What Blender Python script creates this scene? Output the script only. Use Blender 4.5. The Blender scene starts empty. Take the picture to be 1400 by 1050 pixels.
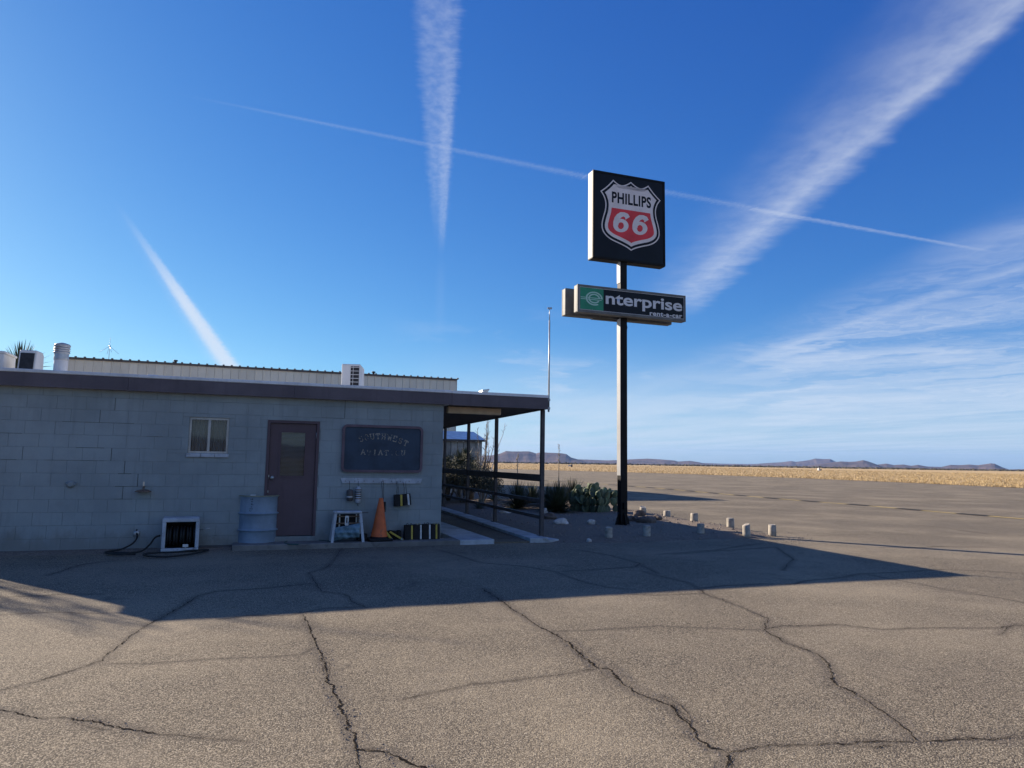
import bpy, bmesh, math, random
import numpy as np
from mathutils import Vector, Matrix, Euler
random.seed(11)
rng = np.random.default_rng(5)
sc = bpy.context.scene
C = sc.collection

# ---------------------------------------------------------------- camera
H = 1.5
FPX = 970.0
PITCH = math.atan(107 / 970.0)
ROLL = math.radians(0.9)
EYE = Vector((0, 0, H))
fw = Vector((0, math.cos(PITCH), math.sin(PITCH)))
r0 = Vector((1, 0, 0)); u0 = r0.cross(fw)
rt = r0 * math.cos(ROLL) + u0 * math.sin(ROLL)
up = u0 * math.cos(ROLL) - r0 * math.sin(ROLL)
cam_d = bpy.data.cameras.new('camera')
cam_d.sensor_width = 36; cam_d.lens = FPX / 1400 * 36
cam_d.clip_start = 0.05; cam_d.clip_end = 60000
cam = bpy.data.objects.new('camera', cam_d); C.objects.link(cam)
cam.matrix_world = Matrix(((rt.x, up.x, -fw.x, EYE.x), (rt.y, up.y, -fw.y, EYE.y), (rt.z, up.z, -fw.z, EYE.z), (0, 0, 0, 1)))
sc.camera = cam

# ---------------------------------------------------------------- light
SUN_EL = math.radians(22.3)
SUN_AZ = math.radians(-58.0)         # from +Y towards +X
EXPOSURE = 1.1
sc.view_settings.view_transform = 'Standard'
sc.view_settings.look = 'None'
sc.view_settings.exposure = EXPOSURE
sc.view_settings.gamma = 1.0
sc.view_settings.use_curve_mapping = False
sd = bpy.data.lights.new('sun', 'SUN'); sd.energy = 5.0; sd.angle = math.radians(0.55); sd.color = (1.0, 0.86, 0.70)
sun = bpy.data.objects.new('sun', sd); C.objects.link(sun)
sdir = Vector((math.sin(SUN_AZ) * math.cos(SUN_EL), math.cos(SUN_AZ) * math.cos(SUN_EL), math.sin(SUN_EL)))
sun.rotation_euler = sdir.to_track_quat('Z', 'Y').to_euler()
sc.cycles.transparent_max_bounces = 16
sc.cycles.max_bounces = 6
sc.cycles.volume_bounces = 1

def ray(px, py):
    return fw * FPX + rt * (px - 700) + up * (525 - py)
def G(px, py, z=0.0):
    d = ray(px, py); return EYE + d * ((z - H) / d.z)
def AT(px, py, Y):
    d = ray(px, py); return EYE + d * (Y / d.y)

# ---- world: sky with contrails and cirrus lying on a sheet far above
world = bpy.data.worlds.new('World'); sc.world = world; world.use_nodes = True
wt = world.node_tree; wn = wt.nodes
for n in list(wn): wn.remove(n)
def lk(a, b): wt.links.new(a, b)
class NT:
    def __init__(s, tree): s.t = tree; s.n = tree.nodes
    def m(s, op, a, b=None, c=None, clamp=False):
        n = s.n.new('ShaderNodeMath'); n.operation = op; n.use_clamp = clamp
        for i, v in enumerate((a, b, c)):
            if v is None: continue
            if isinstance(v, (int, float)): n.inputs[i].default_value = v
            else: s.t.links.new(v, n.inputs[i])
        return n.outputs[0]
    def sstep(s, v, lo, hi):
        n = s.n.new('ShaderNodeMapRange'); n.interpolation_type = 'SMOOTHSTEP'; n.clamp = True
        s.t.links.new(v, n.inputs['Value'])
        for k, q in (('From Min', lo), ('From Max', hi)):
            if isinstance(q, (int, float)): n.inputs[k].default_value = q
            else: s.t.links.new(q, n.inputs[k])
        return n.outputs[0]
    def noise(s, vec, scale, detail=4, rough=.55, dist=0.0):
        n = s.n.new('ShaderNodeTexNoise'); n.inputs['Scale'].default_value = scale
        n.inputs['Detail'].default_value = detail; n.inputs['Roughness'].default_value = rough
        n.inputs['Distortion'].default_value = dist
        s.t.links.new(vec, n.inputs['Vector']); return n.outputs['Fac']
    def comb(s, x, y, z=0.0):
        n = s.n.new('ShaderNodeCombineXYZ')
        for i, v in enumerate((x, y, z)):
            if isinstance(v, (int, float)): n.inputs[i].default_value = v
            else: s.t.links.new(v, n.inputs[i])
        return n.outputs[0]
    def mixc(s, f, a, b, mode='MIX'):
        n = s.n.new('ShaderNodeMix'); n.data_type = 'RGBA'; n.blend_type = mode
        if isinstance(f, (int, float)): n.inputs[0].default_value = f
        else: s.t.links.new(f, n.inputs[0])
        for i, v in ((6, a), (7, b)):
            if isinstance(v, tuple): n.inputs[i].default_value = (*v[:3], 1)
            else: s.t.links.new(v, n.inputs[i])
        return n.outputs[2]
W = NT(wt)
sky = wn.new('ShaderNodeTexSky'); sky.sky_type = 'NISHITA'; sky.sun_disc = False
sky.sun_elevation = SUN_EL; sky.sun_rotation = SUN_AZ; sky.altitude = 1200
sky.air_density = 1.0; sky.dust_density = 0.6; sky.ozone_density = 1.5
sp = wn.new('ShaderNodeSeparateColor'); lk(sky.outputs[0], sp.inputs[0])
# grade of the clear sky, the same in every direction (raw sky is ten times the values below)
R_ = W.m('MULTIPLY', W.m('POWER', W.m('MULTIPLY', sp.outputs[0], .1), 1.45), .74)
G_ = W.m('MULTIPLY', W.m('POWER', W.m('MULTIPLY', sp.outputs[1], .1), 1.10), .905)
B_ = W.m('MULTIPLY', W.m('POWER', W.m('MULTIPLY', sp.outputs[2], .1), .64), 1.02)
cc = wn.new('ShaderNodeCombineColor')
for i, v in enumerate((R_, G_, B_)): lk(v, cc.inputs[i])
tc = wn.new('ShaderNodeTexCoord')
sx = wn.new('ShaderNodeSeparateXYZ'); lk(tc.outputs['Generated'], sx.inputs[0])
zc = W.m('MAXIMUM', sx.outputs[2], 0.012)
PX = W.m('DIVIDE', sx.outputs[0], zc); PY = W.m('DIVIDE', sx.outputs[1], zc)
PV = W.comb(PX, PY, 0.0)
above = W.sstep(sx.outputs[2], 0.0, 0.03)
def sky_pt(px, py):
    d = ray(px, py); return Vector((d.x / d.z, d.y / d.z))
def contrail(a1, a2, b1, b2, alpha, e1=.25, e2=.25, bend=0.0, nscale=6.0, fade=(.0, .0), stretch=5., rag=.5, core=0.0):
    """a1,a2: the two edges at the start, b1,b2: at the end. Lies on the cloud sheet."""
    A1, A2, B1, B2 = (sky_pt(*q) for q in (a1, a2, b1, b2))
    A = (A1 + A2) / 2; B = (B1 + B2) / 2; L = (B - A).length; u = (B - A) / L; n = Vector((-u.y, u.x))
    wa = (A1 - A2).dot(n) / 2; wb = (B1 - B2).dot(n) / 2     # signed half widths, edge 1 on the + side
    dx = W.m('SUBTRACT', PX, A.x); dy = W.m('SUBTRACT', PY, A.y)
    t = W.m('DIVIDE', W.m('ADD', W.m('MULTIPLY', dx, u.x), W.m('MULTIPLY', dy, u.y)), L)
    d = W.m('ADD', W.m('MULTIPLY', dx, n.x), W.m('MULTIPLY', dy, n.y))
    if bend: d = W.m('SUBTRACT', d, W.m('MULTIPLY', W.m('MULTIPLY', t, W.m('SUBTRACT', 1.0, t)), bend * 4))
    w = W.m('ADD', wa, W.m('MULTIPLY', W.m('MINIMUM', W.m('MAXIMUM', t, 0.), 1.), wb - wa))
    q = W.m('DIVIDE', d, w)                                   # +1 at edge 1, -1 at edge 2
    wm = (abs(wa) + abs(wb)) / 2
    nv = W.comb(W.m('MULTIPLY', t, L / wm / stretch), W.m('ADD', q, A.x * 7), 0.0)
    nz = W.noise(nv, nscale, 5, .6)
    nz2 = W.noise(W.comb(W.m('MULTIPLY', t, L / wm), W.m('MULTIPLY', q, .35), 3.3), nscale * .9, 4, .65)
    qq = W.m('ADD', q, W.m('MULTIPLY', W.m('SUBTRACT', nz2, .5), rag))
    m1 = W.sstep(W.m('SUBTRACT', 1.0, qq), 0.0, e1 * 2)
    m2 = W.sstep(W.m('ADD', 1.0, qq), 0.0, e2 * 2)
    mk = W.m('MULTIPLY', m1, m2)
    tx = W.m('MULTIPLY', W.m('ADD', .35, W.m('MULTIPLY', W.sstep(nz, .22, .78), .65)), W.m('ADD', .55, W.m('MULTIPLY', nz2, .7)))
    mk = W.m('MULTIPLY', mk, W.m('ADD', core, tx))
    f1 = W.sstep(t, -.001, max(fade[0], .002)); f2 = W.sstep(W.m('SUBTRACT', 1.0, t), -.001, max(fade[1], .002))
    return W.m('MULTIPLY', W.m('MULTIPLY', mk, W.m('MULTIPLY', f1, f2)), alpha)
masks = [
    contrail((545, -120), (648, -120), (592, 345), (612, 345), .28, .30, .30, fade=(0, .55), rag=.9, core=-.05, nscale=2.0, stretch=1.5),
    contrail((598, -60), (640, -60), (597, 358), (608, 352), .22, .45, .3, fade=(.35, .3), rag=.8, core=.0, nscale=2.2, stretch=2),
    contrail((594, 340), (612, 340), (590, 480), (612, 480), .05, .5, .5, fade=(.2, .6)),
    contrail((130, 262), (158, 262), (295, 522), (356, 522), .42, .6, .5, bend=-.0, fade=(.4, 0), rag=1.2, core=.0, nscale=5.0, stretch=1.0),
    contrail((146, 266), (156, 266), (308, 522), (348, 522), 1.0, .40, .35, bend=-.0, fade=(.3, 0), rag=1.3, core=.10, nscale=7, stretch=.8),
    contrail((200, 118), (203, 122), (802, 236), (799, 248), .19, .4, .7, fade=(.35, 0), rag=1.8, core=.0, nscale=4, stretch=1.5),
    contrail((798, 236), (795, 248), (1030, 280), (1026, 290), .17, .4, .7, rag=1.8, core=.0, nscale=4, fade=(0, .02), stretch=1.5),
    contrail((1028, 281), (1024, 290), (1380, 346), (1377, 351), .28, .35, .6, rag=1.4, core=.1, nscale=3, fade=(0, .3)),
    contrail((1215, -60), (1510, -60), (826, 425), (938, 450), .33, .80, .20, fade=(0, .2), rag=.45, core=.0, nscale=2.2, stretch=1.2),
    contrail((1300, -60), (1506, -60), (870, 420), (925, 440), .22, .8, .25, fade=(0, .2), rag=.45, core=.0, nscale=3.0, stretch=.8),
    contrail((1420, -60), (1500, -60), (905, 400), (928, 420), .24, .7, .3, fade=(0, .3), rag=.8, core=.05, nscale=1.8, stretch=1.5),
    contrail((1500, 318), (1500, 352), (970, 512), (980, 522), .26, .45, .6, fade=(0, .4), rag=1.0, core=.1, nscale=1.6, bend=.12),
]
# wispy cirrus, streaked along one direction of the sheet, only over one quarter of the sky
a0 = sky_pt(980, 520); a1_ = sky_pt(1400, 390)
cu = (a1_ - a0).normalized(); cn = Vector((-cu.y, cu.x))
sU = W.m('ADD', W.m('MULTIPLY', PX, cu.x), W.m('MULTIPLY', PY, cu.y))
sV = W.m('ADD', W.m('MULTIPLY', PX, cn.x), W.m('MULTIPLY', PY, cn.y))
warp = W.noise(PV, .55, 5, .6)
cir = W.noise(W.comb(W.m('ADD', W.m('MULTIPLY', sU, .24), W.m('MULTIPLY', warp, .8)), W.m('ADD', W.m('MULTIPLY', sV, .50), W.m('MULTIPLY', warp, 2.2)), 1.7), 1.3, 7, .64, .9)
az = W.m('ARCTAN2', sx.outputs[0], sx.outputs[1])
el = W.m('ARCSINE', sx.outputs[2])
D = math.radians
reg = W.m('MULTIPLY', W.sstep(az, D(5), D(24)), W.sstep(W.m('SUBTRACT', W.m('MULTIPLY', az, .40), el), D(-4.0), D(0.5)))
reg = W.m('MULTIPLY', reg, W.sstep(el, D(1.0), D(5)))
masks.append(W.m('MULTIPLY', W.m('MULTIPLY', W.sstep(cir, .30, .80), reg), .66))
# thin veil low over the plain and small wisps
lowv = W.m('MULTIPLY', W.sstep(W.m('MULTIPLY', el, -1.), D(-10.5), D(-3.5)), W.sstep(az, D(-14), D(4)))
veil = W.noise(W.comb(W.m('MULTIPLY', sU, .1), W.m('MULTIPLY', sV, .3), 5.), 1.2, 5, .6)
masks.append(W.m('MULTIPLY', W.m('MULTIPLY', lowv, W.sstep(veil, .05, .75)), .60))
wis = W.noise(W.comb(W.m('ADD', W.m('MULTIPLY', PX, .8), W.m('MULTIPLY', warp, 1.5)), W.m('MULTIPLY', PY, .35), 9.), 1.3, 6, .62)
wr = W.m('MULTIPLY', W.sstep(az, D(-12), D(-2)), W.m('MULTIPLY', W.sstep(el, D(3), D(6)), W.sstep(W.m('MULTIPLY', el, -1.), D(-13), D(-9))))
wr = W.m('MULTIPLY', wr, W.sstep(W.m('MULTIPLY', az, -1.), D(-16), D(-9)))
masks.append(W.m('MULTIPLY', W.m('MULTIPLY', W.sstep(wis, .50, .74), wr), .34))
tr = None                                                    # what is left of the clear sky
for mk in masks:
    inv = W.m('SUBTRACT', 1.0, mk, clamp=True)
    tr = inv if tr is None else W.m('MULTIPLY', tr, inv)
cloud = W.m('MULTIPLY', W.m('SUBTRACT', 1.0, tr), above)
col = W.mixc(cloud, cc.outputs[0], (.70, .76, .86))
vm = wn.new('ShaderNodeBackground'); lk(col, vm.inputs[0]); vm.inputs[1].default_value = .50
wo = wn.new('ShaderNodeOutputWorld'); lk(vm.outputs[0], wo.inputs[0])
world.cycles.sampling_method = 'MANUAL'; world.cycles.sample_map_resolution = 512

# ---------------------------------------------------------------- helpers
def link(o, parent=None):
    C.objects.link(o)
    if parent is not None: o.parent = parent
    return o
def tag(o, label=None, cat=None, group=None, kind=None):
    if label: o['label'] = label
    if cat: o['category'] = cat
    if group: o['group'] = group
    if kind: o['kind'] = kind
    return o
def thing(name, label, cat, loc=(0, 0, 0), rz=0.0, group=None):
    o = bpy.data.objects.new(name, None); o.empty_display_size = .2
    link(o); o.location = loc; o.rotation_euler = (0, 0, rz)
    return tag(o, label, cat, group)
def copy_tree(o, parent=None):
    c = o.copy(); link(c)
    if parent is not None: c.parent = parent
    for ch in list(o.children): copy_tree(ch, c)
    return c

class MB:
    def __init__(s): s.bm = bmesh.new()
    def hexa(s, pts):
        v = [s.bm.verts.new(p) for p in pts]
        for f in ((0, 3, 2, 1), (4, 5, 6, 7), (0, 1, 5, 4), (1, 2, 6, 5), (2, 3, 7, 6), (3, 0, 4, 7)):
            s.bm.faces.new([v[i] for i in f])
        return s
    def box(s, x0, x1, y0, y1, z0, z1):
        return s.hexa([(x0, y0, z0), (x1, y0, z0), (x1, y1, z0), (x0, y1, z0), (x0, y0, z1), (x1, y0, z1), (x1, y1, z1), (x0, y1, z1)])
    def bev(s, w=.004, seg=1):
        bmesh.ops.bevel(s.bm, geom=list(s.bm.edges), offset=w, segments=seg, affect='EDGES', profile=.6); return s
    def prism(s, poly, axis, a, b):
        """poly: 2D outline; axis 'y': (x,z) extruded in y; 'x': (y,z); 'z': (x,y)."""
        def P(p, t):
            return {'y': (p[0], t, p[1]), 'x': (t, p[0], p[1]), 'z': (p[0], p[1], t)}[axis]
        v0 = [s.bm.verts.new(P(p, a)) for p in poly]; v1 = [s.bm.verts.new(P(p, b)) for p in poly]
        n = len(poly)
        s.bm.faces.new(v0); s.bm.faces.new(v1[::-1])
        for i in range(n): s.bm.faces.new((v0[i], v1[i], v1[(i + 1) % n], v0[(i + 1) % n]))
        return s
    def lathe(s, prof, n=24, c=(0, 0, 0), smooth=True, cap=True):
        rings = []
        for r, z in prof:
            rings.append([s.bm.verts.new((c[0] + r * math.cos(2 * math.pi * i / n), c[1] + r * math.sin(2 * math.pi * i / n), c[2] + z)) for i in range(n)])
        for a, b in zip(rings, rings[1:]):
            for i in range(n):
                f = s.bm.faces.new((a[i], a[(i + 1) % n], b[(i + 1) % n], b[i])); f.smooth = smooth
        if cap:
            s.bm.faces.new(rings[0][::-1]); s.bm.faces.new(rings[-1])
        return s
    def tube(s, pts, r, n=6, smooth=True):
        pts = [Vector(p) for p in pts]; rings = []
        rr = r if isinstance(r, (list, tuple)) else [r] * len(pts)
        ref = None
        for i, p in enumerate(pts):
            d = (pts[min(i + 1, len(pts) - 1)] - pts[max(i - 1, 0)]).normalized()
            if ref is None: ref = Vector((0, 0, 1)) if abs(d.z) < .9 else Vector((1, 0, 0))
            a = d.cross(ref).normalized(); b = d.cross(a).normalized(); ref = a.cross(d).normalized()
            rings.append([s.bm.verts.new(p + (a * math.cos(2 * math.pi * k / n) + b * math.sin(2 * math.pi * k / n)) * rr[i]) for k in range(n)])
        for q, w in zip(rings, rings[1:]):
            for k in range(n):
                f = s.bm.faces.new((q[k], q[(k + 1) % n], w[(k + 1) % n], w[k])); f.smooth = smooth
        s.bm.faces.new(rings[0][::-1]); s.bm.faces.new(rings[-1])
        return s
    def blob(s, c, r, sub=2, amp=.2, flat=1.0, seed=0):
        res = bmesh.ops.create_icosphere(s.bm, subdivisions=sub, radius=1.0)
        rd = random.Random(seed); k = [Vector((rd.gauss(0, 1), rd.gauss(0, 1), rd.gauss(0, 1))) for _ in range(6)]
        for v in res['verts']:
            q = v.co.copy(); f = 1 + amp * sum(math.sin(q.dot(kk) * 2.2 + i) for i, kk in enumerate(k)) / 3
            v.co = Vector((q.x * r[0] * f + c[0], q.y * r[1] * f + c[1], q.z * r[2] * f * flat + c[2]))
        return s
    def mesh(s, name, mat, recalc=True):
        if recalc: bmesh.ops.recalc_face_normals(s.bm, faces=list(s.bm.faces))
        me = bpy.data.meshes.new(name); s.bm.to_mesh(me); s.bm.free(); me.materials.append(mat); return me
    def build(s, name, mat, parent=None, loc=None, kind=None):
        o = bpy.data.objects.new(name, s.mesh(name, mat)); link(o, parent)
        if loc is not None: o.location = loc
        if kind: o['kind'] = kind
        return o
def obj_pydata(name, verts, faces, mat, parent=None, kind=None, smooth=False):
    me = bpy.data.meshes.new(name); me.from_pydata([tuple(v) for v in verts], [], faces); me.materials.append(mat)
    if smooth: me.polygons.foreach_set('use_smooth', [True] * len(me.polygons))
    me.update()
    o = bpy.data.objects.new(name, me); link(o, parent)
    if kind: o['kind'] = kind
    return o
def np_mesh(name, co, quads, mat, parent=None, kind=None, smooth=True, nper=4):
    me = bpy.data.meshes.new(name); co = np.asarray(co, np.float32); q = np.asarray(quads, np.int32)
    me.vertices.add(len(co)); me.vertices.foreach_set('co', co.ravel())
    me.loops.add(q.size); me.loops.foreach_set('vertex_index', q.ravel())
    me.polygons.add(len(q)); me.polygons.foreach_set('loop_start', np.arange(0, q.size, nper, dtype=np.int32))
    me.polygons.foreach_set('loop_total', np.full(len(q), nper, np.int32))
    me.polygons.foreach_set('use_smooth', np.full(len(q), smooth))
    me.materials.append(mat); me.update(calc_edges=True); me.validate()
    o = bpy.data.objects.new(name, me); link(o, parent)
    if kind: o['kind'] = kind
    return o

# ---------------------------------------------------------------- materials
def new_mat(name):
    m = bpy.data.materials.new(name); m.use_nodes = True
    t = NT(m.node_tree); b = m.node_tree.nodes['Principled BSDF']
    pos = m.node_tree.nodes.new('ShaderNodeNewGeometry').outputs['Position']
    return m, t, b, pos
def scaled(t, pos, sx_, sy_, sz_):
    n = t.n.new('ShaderNodeVectorMath'); n.operation = 'MULTIPLY'; t.t.links.new(pos, n.inputs[0]); n.inputs[1].default_value = (sx_, sy_, sz_)
    return n.outputs[0]
def bumpn(t, b, h, strength, dist=.01):
    n = t.n.new('ShaderNodeBump'); n.inputs['Strength'].default_value = strength; n.inputs['Distance'].default_value = dist
    t.t.links.new(h, n.inputs['Height']); t.t.links.new(n.outputs[0], b.inputs['Normal'])
def pm(name, col, rough=.8, var=.25, scale=2.5, bump=.15, bscale=80, metal=0.0, spec=.3, alt=None, streak=0.0, dirt=None, splash=False):
    m, t, b, pos = new_mat(name)
    c = tuple(col)
    lo = tuple(x * (1 - var) for x in c); hi = tuple(min(1, x * (1 + var)) for x in c)
    if alt: hi = alt
    n1 = t.noise(pos, scale, 6, .62)
    cm = t.mixc(t.sstep(n1, .3, .7), lo, hi)
    n2 = t.noise(pos, bscale, 3, .6)
    cm = t.mixc(t.m('MULTIPLY', t.sstep(n2, .45, .75), .25), cm, tuple(x * .6 for x in c))
    if streak:
        n3 = t.noise(scaled(t, pos, 7, 7, .5), 1.6, 4, .6)
        cm = t.mixc(t.m('MULTIPLY', t.sstep(n3, .5, .75), streak), cm, tuple(x * .55 for x in c))
    if dirt:
        n4 = t.noise(pos, 9, 6, .7)
        cm = t.mixc(t.m('MULTIPLY', t.sstep(n4, .55, .68), .8), cm, dirt)
    if splash:
        sz_ = t.n.new('ShaderNodeSeparateXYZ'); t.t.links.new(pos, sz_.inputs[0])
        n5 = t.noise(scaled(t, pos, 2.2, 2.2, 1.2), 2.2, 6, .65)
        f5 = t.sstep(t.m('SUBTRACT', t.m('MULTIPLY', n5, .75), sz_.outputs[2]), -.02, .30)
        cm = t.mixc(t.m('MULTIPLY', f5, .55), cm, (.15, .135, .115))
        n6 = t.noise(scaled(t, pos, 1, 1, .8), 3.5, 6, .7)
        cm = t.mixc(t.m('MULTIPLY', t.sstep(n6, .66, .72), .45), cm, (.34, .36, .36))
        n7 = t.noise(pos, .7, 3, .5)
        cm = t.mixc(t.m('MULTIPLY', t.sstep(n7, .4, .7), .22), cm, (.27, .30, .31))
    t.t.links.new(cm, b.inputs['Base Color'])
    b.inputs['Roughness'].default_value = rough; b.inputs['Metallic'].default_value = metal
    b.inputs['Specular IOR Level'].default_value = spec
    if bump: bumpn(t, b, n2, bump, .004)
    return m
M = {}
M['paint'] = pm('wall_paint', (.262, .300, .305), .75, .13, 1.3, .6, 120, streak=.30, splash=True)
M['paint_back'] = pm('wall_joint_paint', (.225, .258, .262), .85, .1, 2, .4, 90)
M['wallcrack'] = pm('wall_crack', (.06, .07, .07), .95, .2)
M['crackdark'] = pm('dark_crack', (.024, .021, .018), 1.0, .2, bump=0, spec=0.0)
M['fascia'] = pm('fascia_paint', (.120, .100, .110), .65, .18, 1.2, .25, 60, streak=.35)
M['maroon'] = pm('door_paint', (.105, .070, .078), .55, .12, 1.5, .15, 50, streak=.2)
M['frame_paint'] = pm('sign_frame_paint', (.13, .090, .105), .6, .2, 4, .2, 60)
M['white'] = pm('white_metal', (.62, .62, .60), .5, .1, 2, .1, 60, streak=.2)
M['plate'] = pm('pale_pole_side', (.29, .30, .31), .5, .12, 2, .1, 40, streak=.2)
M['roofwhite'] = pm('white_roof_edge', (.70, .70, .69), .6, .15, 2, .2, 60, streak=.3)
M['chip_white'] = pm('chipped_white_paint', (.42, .45, .48), .7, .2, 5, .3, 60, dirt=(.16, .14, .13))
M['blue_board'] = pm('blue_board', (.034, .054, .082), .6, .2, 3, .15, 60, streak=.2)
M['dark'] = pm('dark_brown_paint', (.085, .075, .070), .6, .25, 4, .2, 60)
M['postp'] = pm('post_paint', (.070, .060, .060), .55, .25, 5, .2, 60)
M['black'] = pm('black_paint', (.009, .009, .010), .5, .3, 2, .15, 40, spec=.14)
M['rubber'] = pm('black_rubber', (.012, .012, .012), .75, .3, 10, .3, 60)
M['yellow'] = pm('yellow_paint', (.48, .36, .06), .6, .25, 14, .2, 60)
M['whitep'] = pm('white_stripe_paint', (.55, .55, .52), .6, .25, 14, .2, 60)
M['orange'] = pm('orange_plastic', (.62, .13, .035), .5, .18, 5, .1, 40, dirt=(.30, .10, .05))
M['galv'] = pm('galvanised_metal', (.40, .42, .43), .4, .2, 6, .1, 60, metal=.6)
M['alu'] = pm('aluminium_frame', (.36, .36, .35), .4, .15, 6, .1, 60, metal=.5)
M['drum'] = pm('drum_paint', (.20, .265, .33), .5, .15, 3, .12, 50, streak=.35)
M['lid'] = pm('drum_lid', (.22, .22, .15), .6, .3, 6, .1, 50)
M['hose'] = pm('rubber_hose', (.015, .016, .016), .6, .3)
M['greenhose'] = pm('green_hose', (.045, .085, .075), .5, .3)
M['tarp'] = pm('blue_cloth', (.13, .21, .25), .8, .35, 9, .3, 60)
M['rope'] = pm('rope', (.05, .045, .04), .9, .3)
M['rope_y'] = pm('yellow_rope', (.30, .27, .16), .9, .3)
M['concrete'] = pm('concrete', (.30, .29, .27), .9, .22, 2.5, .5, 90)
M['concrete_old'] = pm('old_concrete', (.19, .18, .165), .9, .25, 2.5, .5, 90, dirt=(.12, .11, .10))
M['concrete_paint'] = pm('pale_concrete', (.40, .43, .45), .85, .25, 2.5, .4, 90, dirt=(.24, .24, .23))
M['post_conc'] = pm('bollard_concrete', (.36, .33, .28), .9, .25, 7, .6, 70, dirt=(.2, .18, .15))
M['tan'] = pm('tan_sheet_metal', (.86, .76, .59), .55, .06, .6, .05, 40, streak=.12)
M['tan_trim'] = pm('dark_roof_trim', (.16, .14, .13), .6, .2, 3)
M['shedwall'] = pm('shed_boards', (.36, .33, .29), .8, .25, 3, .2, 60, streak=.4)
M['shedroof'] = pm('pale_blue_roof', (.72, .72, .72), .5, .15, 3)
M['rock_w'] = pm('white_rock', (.52, .50, .47), .9, .25, 12, .5, 40)
M['rock_d'] = pm('brown_rock', (.13, .105, .09), .9, .35, 7, .6, 40)
M['bark'] = pm('grey_bark', (.18, .155, .13), .9, .35, 8, .5, 50)
M['stalk'] = pm('dry_stalk', (.36, .30, .22), .9, .3, 12)
M['yleaf'] = pm('yucca_leaf', (.045, .060, .034), .6, .4, 3, .1, 40, alt=(.095, .11, .06))
M['yleaf_pale'] = pm('agave_leaf', (.12, .15, .125), .6, .3, 3, .1, 40)
M['pad'] = pm('cactus_pad', (.075, .110, .062), .6, .25, 5, .3, 30, alt=(.11, .145, .09), dirt=(.13, .14, .10))
M['bush'] = pm('bush_leaf', (.045, .050, .030), .8, .4, 2, alt=(.08, .08, .048))
M['scrub'] = pm('far_scrub', (.075, .070, .052), .9, .5, .05)
M['lamp'] = pm('lamp_cover', (.75, .62, .45), .5, .12, 4)
M['grille'] = pm('dark_grille', (.03, .03, .032), .6, .3, 10)
M['rust'] = pm('rusty_metal', (.17, .12, .085), .8, .4, 15)
M['darkgap'] = pm('dark_interior', (.012, .012, .013), .9, .3)
M['sign_black'] = pm('sign_face_black', (.008, .011, .018), .3, .2, 1.5, .04, 20, spec=.14)
M['sign_white'] = pm('sign_white', (.78, .70, .66), .45, .08, 3, .04, 40)
M['sign_red'] = pm('sign_red', (.72, .045, .055), .4, .15, 2.5, .04, 40)
M['sign_green'] = pm('sign_green', (.02, .24, .13), .4, .15, 3, .04, 40)
M['sign_grey'] = pm('sign_letter_grey', (.66, .66, .66), .45, .08, 3, .04, 40)
M['sign_pale'] = pm('logo_pale_green', (.40, .62, .52), .45, .08, 3, .04, 40)
M['cabinet'] = pm('cabinet_metal', (.14, .14, .13), .5, .2, 3, .1, 50, metal=.0, dirt=(.22, .2, .18))
M['lineblack'] = pm('black_marking', (.020, .019, .018), .85, .4, 5, .2, 60)
M['lineyellow'] = pm('yellow_marking', (.60, .45, .13), .85, .3, 3, .2, 60, dirt=(.24, .21, .17))

def glass_mat(name, col, rough=.05):
    m, t, b, pos = new_mat(name)
    n = t.noise(pos, 3, 3, .5)
    t.t.links.new(t.mixc(n, col, tuple(x * 1.5 for x in col)), b.inputs['Base Color'])
    b.inputs['Roughness'].default_value = rough; b.inputs['Specular IOR Level'].default_value = .9
    b.inputs['Transmission Weight'].default_value = .0; b.inputs['Coat Weight'].default_value = .6
    b.inputs['Coat Roughness'].default_value = .04
    return m
def clear_glass():
    m = bpy.data.materials.new('clear_glass'); m.use_nodes = True; t = m.node_tree; n = t.nodes
    for q in list(n): n.remove(q)
    tr_ = n.new('ShaderNodeBsdfTransparent'); tr_.inputs[0].default_value = (.80, .83, .83, 1)
    gl = n.new('ShaderNodeBsdfGlossy'); gl.inputs['Roughness'].default_value = .03
    fr = n.new('ShaderNodeFresnel'); fr.inputs[0].default_value = 1.6
    mx = n.new('ShaderNodeMixShader'); o = n.new('ShaderNodeOutputMaterial')
    t.links.new(fr.outputs[0], mx.inputs[0]); t.links.new(tr_.outputs[0], mx.inputs[1]); t.links.new(gl.outputs[0], mx.inputs[2]); t.links.new(mx.outputs[0], o.inputs[0])
    return m
M['glass'] = clear_glass()
M['blind'] = pm('window_blind', (.34, .38, .40), .7, .1, 3)
M['curtain'] = pm('curtain_cloth', (.27, .28, .28), .85, .2, 3)

def faded(name, col, thr):
    """old lettering: paint flaked away in patches"""
    m, t, b, pos = new_mat(name)
    n = t.noise(pos, 34, 5, .7)
    n2 = t.noise(pos, 5, 3, .6)
    a = t.sstep(t.m('ADD', n, t.m('MULTIPLY', t.m('SUBTRACT', n2, .5), .5)), thr, thr + .05)
    t.t.links.new(a, b.inputs['Alpha']); b.inputs['Base Color'].default_value = (*col, 1); b.inputs['Roughness'].default_value = .8
    return m
M['faded'] = faded('flaking_letter_paint', (.30, .27, .22), .43)
M['faded2'] = faded('badly_flaking_letter_paint', (.28, .25, .21), .50)
M['faded3'] = faded('nearly_gone_letter_paint', (.22, .2, .18), .60)

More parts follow.
